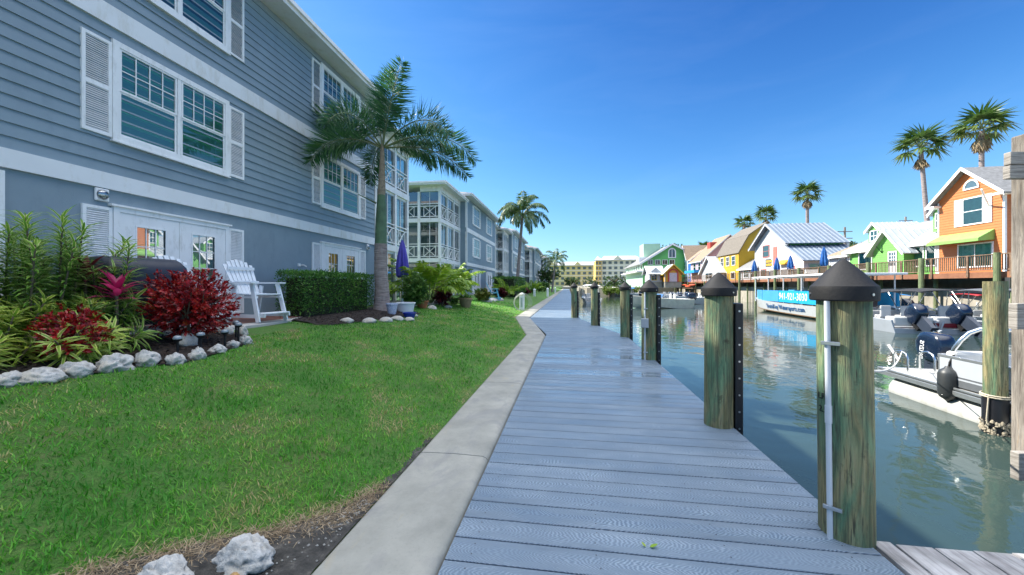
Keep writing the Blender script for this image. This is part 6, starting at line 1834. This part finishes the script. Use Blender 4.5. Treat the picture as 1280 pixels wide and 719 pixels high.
x, y = at(1130, 417); motorboat('white motorboat with big navy engine and black bimini, left of the pair by the dock', x + .6, y, rad(82), 5.8, 2.3, .8, GELG, None, tilt=rad(52), top='black', toph=2.25)
x, y = at(1184, 418); motorboat('maroon-striped motorboat with tilted navy engine and black bimini by the dock', x + .6, y, rad(84), 6.0, 2.3, .82, GELG, MAROON, tilt=rad(55), top='black', toph=2.3)
x, y = at(1200, 409); motorboat('motorboat under a red bimini behind the maroon-striped one', x + 4.2, y + 1.5, rad(84), 5.6, 2.2, .8, tilt=rad(50), top='red', toph=2.0)
x, y = at(1248, 416); motorboat('white motorboat under a grey bimini beside the mooring pile', x + 1.2, y - .6, rad(84), 6.2, 2.4, .85, GEL, None, tilt=rad(58), top='grey', toph=2.3)
x, y = at(1262, 418); motorboat('white motorboat half hidden by the tall timber post', x + 4.5, y - 1, rad(84), 6.0, 2.4, .85, GEL, MAROON, tilt=rad(50), top='grey', toph=2.3)
x, y = at(1090, 403); motorboat('blue-canopied motorboat tucked behind the nearest piling', x + 3.2, y + 1.5, rad(84), 5.6, 2.2, .8, tilt=rad(50), top='blue', toph=1.9)
x, y = at(866, 385); motorboat('cream motorboat with raised bow left of the thick black-stripped piling', x - .4, y, rad(-168), 6.5, 2.5, 1.2, pbr('cream_gelcoat', (.66, .62, .50), .3), None, tilt=0, sc=True)
x, y = at(882, 380); motorboat('white motorboat between the cream boat and the tour boat', x + 1, y, rad(180), 6.0, 2.4, 1.0, tilt=0)
for i, (px, py, lb) in enumerate([(838, 376, 'small white motorboat at the far dock, left of three alike'), (849, 376, 'small white motorboat at the far dock, middle of three alike'), (858, 376, 'small white motorboat at the far dock, right of three alike'), (800, 371, 'blue-topped small boat far along the canal beside the grey-boxed piling'), (774, 367, 'white boat far off before the mangrove hedge')]):
    x, y = at(px, py); motorboat(lb, x, y, rad(95 if i < 3 else 150), 5.4 if i < 3 else 6, 2.1, .85, tilt=0, top=(None, None, None, 'blue', 'white')[i])
x, y = at(742, 380)
motorboat('white boat with tall white canvas enclosure moored by the farthest pilings', x, y, rad(95), 6, 2.4, .9, tilt=0, top='white', toph=2.6)

# ------------------------------------------------------------------ tour boat with the phone number
def tourboat():
    root = thing('tour_boat', 'long white and blue tour boat with phone number and flat canopy', 'boat', (0, 0, 0)); L, B = 15.5, 4.4; rings = []
    for t in np.linspace(0, 1, 15):
        b = B / 2 * (1 - max(0, (t - .62) / .38) ** 2.6) + .03; zs = .95 + .42 * t ** 3; x = L * t; zk = -.4 + 1.0 * max(0, t - .8) / .2 * .9
        rings.append([(x, 0, zk), (x, b * .9, min(.1 + .4 * t ** 4, zs - .1)), (x + .25 * t ** 6, b, zs), (x + .25 * t ** 6, max(.01, b - .15), zs), (x, max(.01, b - .18), zs - .15), (x, 0, zs - .15), (x, -max(.01, b - .18), zs - .15), (x + .25 * t ** 6, -max(.01, b - .15), zs), (x + .25 * t ** 6, -b, zs), (x, -b * .9, min(.1 + .4 * t ** 4, zs - .1))])
    m = MB(); m.loft(rings); h = m.build('hull', GEL, root, smooth=True, angle=35)
    m = MB(); TB = pbr('brown_boot_stripe', (.22, .13, .06), .6)
    for s in (1, -1):
        P = [V(r[1 if s > 0 else 9]) for r in rings]; Q = [V(r[2 if s > 0 else 8]) for r in rings]
        for i in range(13): m.quad(P[i].lerp(Q[i], .02) + V((0, s * .02, 0)), P[i + 1].lerp(Q[i + 1], .02) + V((0, s * .02, 0)), P[i + 1].lerp(Q[i + 1], .10) + V((0, s * .02, 0)), P[i].lerp(Q[i], .10) + V((0, s * .02, 0)))
    m.build('boot_stripe', TB, h)
    BP = pbr('sky_blue_panel', (.06, .30, .60), .45, .05, 1); BP2 = pbr('bright_cyan_panel', (.015, .33, .62), .45, .05, 1)
    for s in (1, -1):
        for i in range(4):
            a, b_ = .4 + i * 3.3, .4 + (i + 1) * 3.3 - .06
            bw = lambda x: B / 2 * (1 - max(0, (x / L - .62) / .38) ** 2.6) - .03
            m = MB(); m.poly([(a, s * bw(a) - .02, 1.06), (b_, s * bw(b_) - .02, 1.06), (b_, s * bw(b_) - .02, 2.02), (a, s * bw(a) - .02, 2.02)], (0, .04, 0)); m.build('side_banner', BP2 if i in (0, 1) else BP, root)
    m = MB()
    for i in range(5):
        for s in (1, -1): m.bar((.6 + i * 2.9, s * (B / 2 - .15), .9), (.6 + i * 2.9, s * (B / 2 - .15), 3.15), .06, .06)
    m.build('canopy_posts', WHITE, root)
    m = MB(); m.poly([(-.3, -B / 2, 3.15), (12.6, -B / 2, 3.15), (13.1, 0, 3.2), (12.6, B / 2, 3.15), (-.3, B / 2, 3.15)], (0, 0, .14)); m.build('canopy', WHITE, root, bevel=.03)
    for i in range(7):
        for s in (-.9, .9): m = MB(); m.box((1.2 + i * 1.5, s - .55, .9), (1.6 + i * 1.5, s + .55, 1.35)); m.box((1.12 + i * 1.5, s - .55, 1.35), (1.2 + i * 1.5, s + .55, 1.8)); m.build('bench', pbr('dark_bench', (.10, .07, .06), .7), root)
    # writing on the side that faces us (port = +y with the bow away)
    BLT = pbr('dark_blue_letter', (.01, .09, .24), .5); y = B / 2 + .0
    text_mesh('phone_number', '941-921-3030', WHITE, root, frame_mat((4.6, y + .004, 1.53), (-1, 0, 0), (0, 0, 1)), .80, .012)
    text_mesh('web_address', 'SiestaKey Watersports.com', BLT, root, frame_mat((6.1, 2.165, .60), (-1, 0, 0), (0, .26, 1)), .58, .02)
    return root


tb = tourboat(); A = PZ(1000, 397, WATER); Bp = PZ(931, 386, WATER); d = (Bp - A); dirv = V((d.x, d.y, 0)).normalized(); ang = math.atan2(dirv.y, dirv.x)
stern = V((Bp.x, Bp.y, 0)) - dirv * 14.6 - V((-dirv.y, dirv.x, 0)) * 2.2
tb.location = (stern.x, stern.y, WATER); tb.rotation_euler.z = ang
tender = motorboat('small white dinghy on the boardwalk edge above the tour boat canopy', 0, 0, 0, 4.2, 1.8, .7, engine=0, seats=False, sc=False, group=None)
q = PX(1012, 345, 26.2); tender.location = (26.3, q.y, FLR + .35); tender.rotation_euler.z = rad(90)
# ------------------------------------------------------------------ pots, shrubs and small things along the buildings
def pot(label, p, r, h, mat, prof=None, cat='pot'):
    root = thing('plant_pot', label, cat, p); m = MB(); pr = prof or [(r * .62, 0), (r * .8, h * .35), (r * .98, h * .86), (r * 1.08, h * .88), (r * 1.08, h), (r * .92, h), (r * .88, h * .85)]
    m.lathe(p, pr, 22); m.build('pot_body', mat, root, smooth=True, angle=35); m = MB(); m.lathe(V(p), [(.001, h * .86), (r * .9, h * .87)], 18, cap=False); m.build('pot_soil', MULCH, root); return root


BLG = pbr('cobalt_glaze', (.012, .03, .36), .15, .3, 6, spec=.8, coat=.5); BLW = NT('blue_white_glaze'); v_ = BLW.n('ShaderNodeTexVoronoi'); BLW.l(BLW.coord('Object', (11, 11, 11)), v_.inputs['Vector'])
BLW.base(BLW.ramp(v_.outputs['Distance'], [(.3, (.02, .05, .42)), (.42, (.62, .66, .72))])); BLW.set(Roughness=.2); BLW = BLW.m
TERC = pbr('terracotta', (.42, .14, .06), .75, .15, 6); BASK = pbr('woven_basket', (.30, .21, .12), .85, .35, 30, bump=.8, bscale=50)
def G(px, py): p = PL(px, py); return p
pot('blue and white patterned ceramic pot at the foot of the big palm', G(490, 394), .17, .36, BLW)
pot('low white tub planter right of the blue and white pot', G(507, 391), .30, .34, WHITE, [(.24, 0), (.30, .30), (.33, .31), (.33, .34), (.28, .34), (.26, .28)])
pot('cobalt blue glazed bowl lying low among the border rocks', G(512, 398), .20, .18, BLG)
pot('terracotta pot between the green shrub and the maroon plant', G(528, 385.5), .24, .30, TERC)
bk = pot('woven basket planter standing alone on the lawn', G(582, 384.5), .33, .46, BASK)
for i, (px, py, s, lb) in enumerate([(462, 403, .16, 'pale flat rock edging the palm bed, left of the trunk'), (483, 402, .17, 'pale rock edging the palm bed, below the trunk'), (497, 400, .17, 'pale rock edging the palm bed, below the blue and white pot'), (512, 401, .14, 'pale rock edging the palm bed, right end below the blue bowl'), (434, 403, .15, 'flat pale rock edging the hedge bed'), (540, 386, .2, 'pale rock beside the terracotta pot'), (560, 385, .18, 'pale rock below the maroon plant'), (517, 396, .13, 'small white rock right of the blue bowl')]):
    q = G(px, py); rock('border_rock', lb, q + UP * .03, (s, s * 1.2, s * .55), 80 + i, 'rocks edging the palm bed')
q = G(394, 396); root = thing('ceramic_snail', 'white rounded garden ornament in front of the hedge', 'ornament', q); m = MB()
m.tube([q + V((0, .10 * math.cos(a), .11 + .08 * math.sin(a))) for a in np.linspace(0, 6.0, 20)], [.032 + .008 * i / 20 for i in range(20)], 10); m.build('shell', BANK, root, smooth=True); m = MB(); m.tube([q + V((0, .2, .03)), q + V((0, -.05, .03)), q + V((0, -.22, .04)), q + V((0, -.28, .10))], [.02, .04, .035, .02], 10); m.build('body', BANK, root, smooth=True)
# lavender-blue closed umbrella with its table on the far patio
um = PX(503, 366, -7.0); umbrella('closed violet-blue patio umbrella beside the big palm', (-7.0, um.y, .66), 2.75, pbr('violet_umbrella_cloth', (.10, .08, .44), .7, .15, 5), .22, zc=.42)
GRS = leafmat('garden_leaf', [(.05, .12, .02), (.08, .18, .03), (.12, .24, .04), (.19, .29, .06)], .3, .45)
LIME = leafmat('lime_leaf', [(.14, .28, .02), (.25, .40, .03), (.38, .48, .06)], .35, .4)
DKR = leafmat('maroon_leaf', [(.035, .008, .012), (.09, .012, .02), (.17, .02, .025)], .3, .4)


def shrub(label, px, py_b, py_t, rpx, mat, n=1500, ln=.10, name='shrub', p=None, cat='shrub', wr=.4):
    q = p or G(px, py_b); d = (q - CAM).dot(FWD); h = (py_b - py_t) * d / FPX; r = rpx * d / FPX
    root = thing(name, label, cat, q); m = MB(); branchy(m, V(q), 6, h * .7, r * .6, .012, lv=1); m.build('branches', BARK, root)
    L = Leaves(); leafball(L, V(q) + UP * h * .55, (r, r, h * .48), n, ln, ln * wr, .35, q.z + .04, cl_n=max(12, n // 18)); L.build('leaves', mat, root, simple=True); return root


PX_ = lambda px, py, X: PX(px, py, X)
shrub('feathery green shrub right of the violet umbrella', 518, 385, 340, 17, GRS, 3600, .16, wr=.3)
shrub('round dark maroon plant beside the terracotta pot', 553, 384, 361, 12, DKR, 1100, .2, wr=.3)
rosette('ti_plant', 'bright red ti plant rising over the maroon plant', G(553, 381), 14, .5, .16, TIR, .75)
def arecas(label, px, py_b, py_t, n, mat, spread=1.0, fl=1.5, group=None):
    q = G(px, py_b); root = thing('areca_palm', label, 'palm', q, group); d = (q - CAM).dot(FWD); H = (py_b - py_t) * d / FPX
    for i in range(n):
        a = i * 2.4; el = RNG.uniform(.8, 1.4); dd = V((math.cos(a) * math.cos(el), math.sin(a) * math.cos(el), math.sin(el)))
        pinnate(root, V(q) + V((math.cos(a) * .15, math.sin(a) * .15, .1)), dd, H * RNG.uniform(.9, 1.25) * fl / 1.5, RNG.uniform(1.0, 2.0), mat, H * .28, .085, 26, False, .35, .35)
    return root
arecas('clump of lime green areca palm in front of the corner porch', 536, 381, 322, 24, LIME, group='areca palms along the blocks')
arecas('second lime areca palm, right of the first in front of the porch', 556, 379, 328, 20, LIME, group='areca palms along the blocks')
queen('small pygmy palm with arching dark fronds right of the lime areca palms', 578, 380, 350, 27, .09, 1.2, 16, name='pygmy_palm', mat=GRS, per=26, wd=.08)
shrub('leafy green plant growing in the basket planter', 582, 381, 366, 8, GRS, 500, .16)
shrub('green groundcover plant left of the basket planter', 568, 381, 372, 9, GRS, 600, .14)
shrub('big olive green shrub under the second block windows', 604, 377, 361, 10, leafmat('olive_leaf', [(.07, .10, .015), (.13, .16, .025), (.22, .22, .05)], .3, .45), 1300, .2)
shrub('small green shrub at the corner of the second block', 598, 376, 362, 5, GRS, 500, .2)
shrub('maroon shrub before the dark hedge of the third block', 627, 373, 361, 7, DKR, 700, .25)
q = G(636, 372); hedge('dark clipped hedge in front of the third block', q.x - 1.5, q.x + .6, q.y, q.y + 8, .6, 2.2, 2400, .16)
arecas('lime areca palm at the third block porch', 633, 372, 348, 12, LIME, group='areca palms along the blocks')
shrub('green shrub right of the tall slender palm', 664, 369, 359, 8, GRS, 700, .3); shrub('dark maroon shrub at the foot of the tall slender palm', 657, 369, 361, 6, DKR, 500, .3)
arecas('lime areca palm at the fourth block', 664, 367, 351, 11, LIME, group='areca palms along the blocks')
shrub('dark green shrub farther along the fourth block', 674, 366.5, 352, 7, GRS, 800, .4); shrub('green shrub nearly at the end of the lawn', 681, 365.5, 353, 6, GRS, 700, .4)
for i, (px, py) in enumerate([(608, 377), (616, 376), (624, 375.5)]):
    q = G(px, py); rock('border_rock', ['pale rock edging the second block bed, left', 'pale rock edging the second block bed, middle', 'pale rock edging the second block bed, right'][i], q, (.35, .5, .2), 95 + i, 'rocks along the second block')
# light-blue adirondack chair by the second block
c2 = chair((0, 0, 0), rad(10), 'pale blue slatted garden chair under the second block windows'); q = G(617, 375); c2.location = q
for ch in c2.children:
    for sl_ in ch.material_slots: sl_.link = 'OBJECT'; sl_.material = pbr('pale_blue_chair_paint', (.12, .42, .60), .5)
# service pedestals with hose loops beside the walk
def pedestal(label, px, py_b, py_t, hose=False):
    q = G(px, py_b); d = (q - CAM).dot(FWD); h = (py_b - py_t) * d / FPX; root = thing('dock_pedestal', label, 'utility post', q, 'white dock pedestals beside the walk'); w_ = .13
    m = MB(); m.box((q.x - w_, q.y - w_, q.z - .05), (q.x + w_, q.y + w_, q.z + h * .86)); m.build('post', WHITE, root, bevel=.02)
    m = MB(); m.lathe(V((q.x, q.y, q.z + h * .86)), [(w_ * 1.1, 0), (w_ * 1.25, h * .03), (w_ * 1.0, h * .10), (.01, h * .14)], 16); m.build('lamp_head', WHITE, root, smooth=True)
    if hose:
        m = MB()
        for k in range(5):
            R_ = .40 + .03 * k; m.tube([V((q.x + .02 * k, q.y - w_ - .04 - .02 * k, q.z + .45)) + RGT * R_ * math.cos(a) + UP * (R_ * math.sin(a)) for a in np.linspace(0, 6.283, 28)], .009, 6)
        m.build('coiled_hose', pbr('pale_green_hose', (.40, .43, .34), .6), root, smooth=True)
        m = MB(); m.bar((q.x, q.y - w_ - .02, q.z + .2), (q.x, q.y - w_ - .02, q.z + .7), .08, .05); m.build('meter', GREYM, root)
pedestal('white pedestal with a coiled hose at the sunlit bend of the walk', 652.5, 388, 366, True)
pedestal('white pedestal beyond the hose one, second along the lawn edge', 668, 370.5, 361); pedestal('white pedestal third along the lawn edge, nearest the far walk', 684.5, 371, 360)
pedestal('white pedestal farthest along the lawn edge', 694, 366.5, 359)

# faint stamped mark on the nearest piling, and one leaf dropped on the boards
pl1 = [o for o in bpy.data.objects if o.get('label', '').startswith('nearest green piling')][0]; sh = [c for c in pl1.children if c.name.startswith('pile_shaft')][0]
cc = V((1.605, 2.46, 0)); tcam = V((-cc.x, -cc.y, 0)).normalized(); ltm = V((tcam.y, -tcam.x, 0)); ltm = ltm if ltm.dot(RGT) < 0 else -ltm
dm_ = (tcam * .62 + ltm * .78).normalized(); um_ = UP.cross(dm_)
for k_, tx_ in enumerate(('LFP', '2.5')): text_mesh('stamped_mark', tx_, pbr('stamp_black', (.012, .016, .014), .8), sh, frame_mat(cc + dm_ * .1285 + UP * (.80 - .075 * k_), um_, UP), .05, .003)
L = Leaves(); q = PZ(812, 684, .006); L.add(q, (1, .25, .12), (0, 0, 1), .05, .026, .2, .5); L.add(q + V((-.02, .0, 0)), (-.6, .5, .25), (0, 0, 1), .03, .018, .2, .9)
tag(L.build('fallen_leaf', LIME), 'small green leaf lying on the near boards', 'leaf')
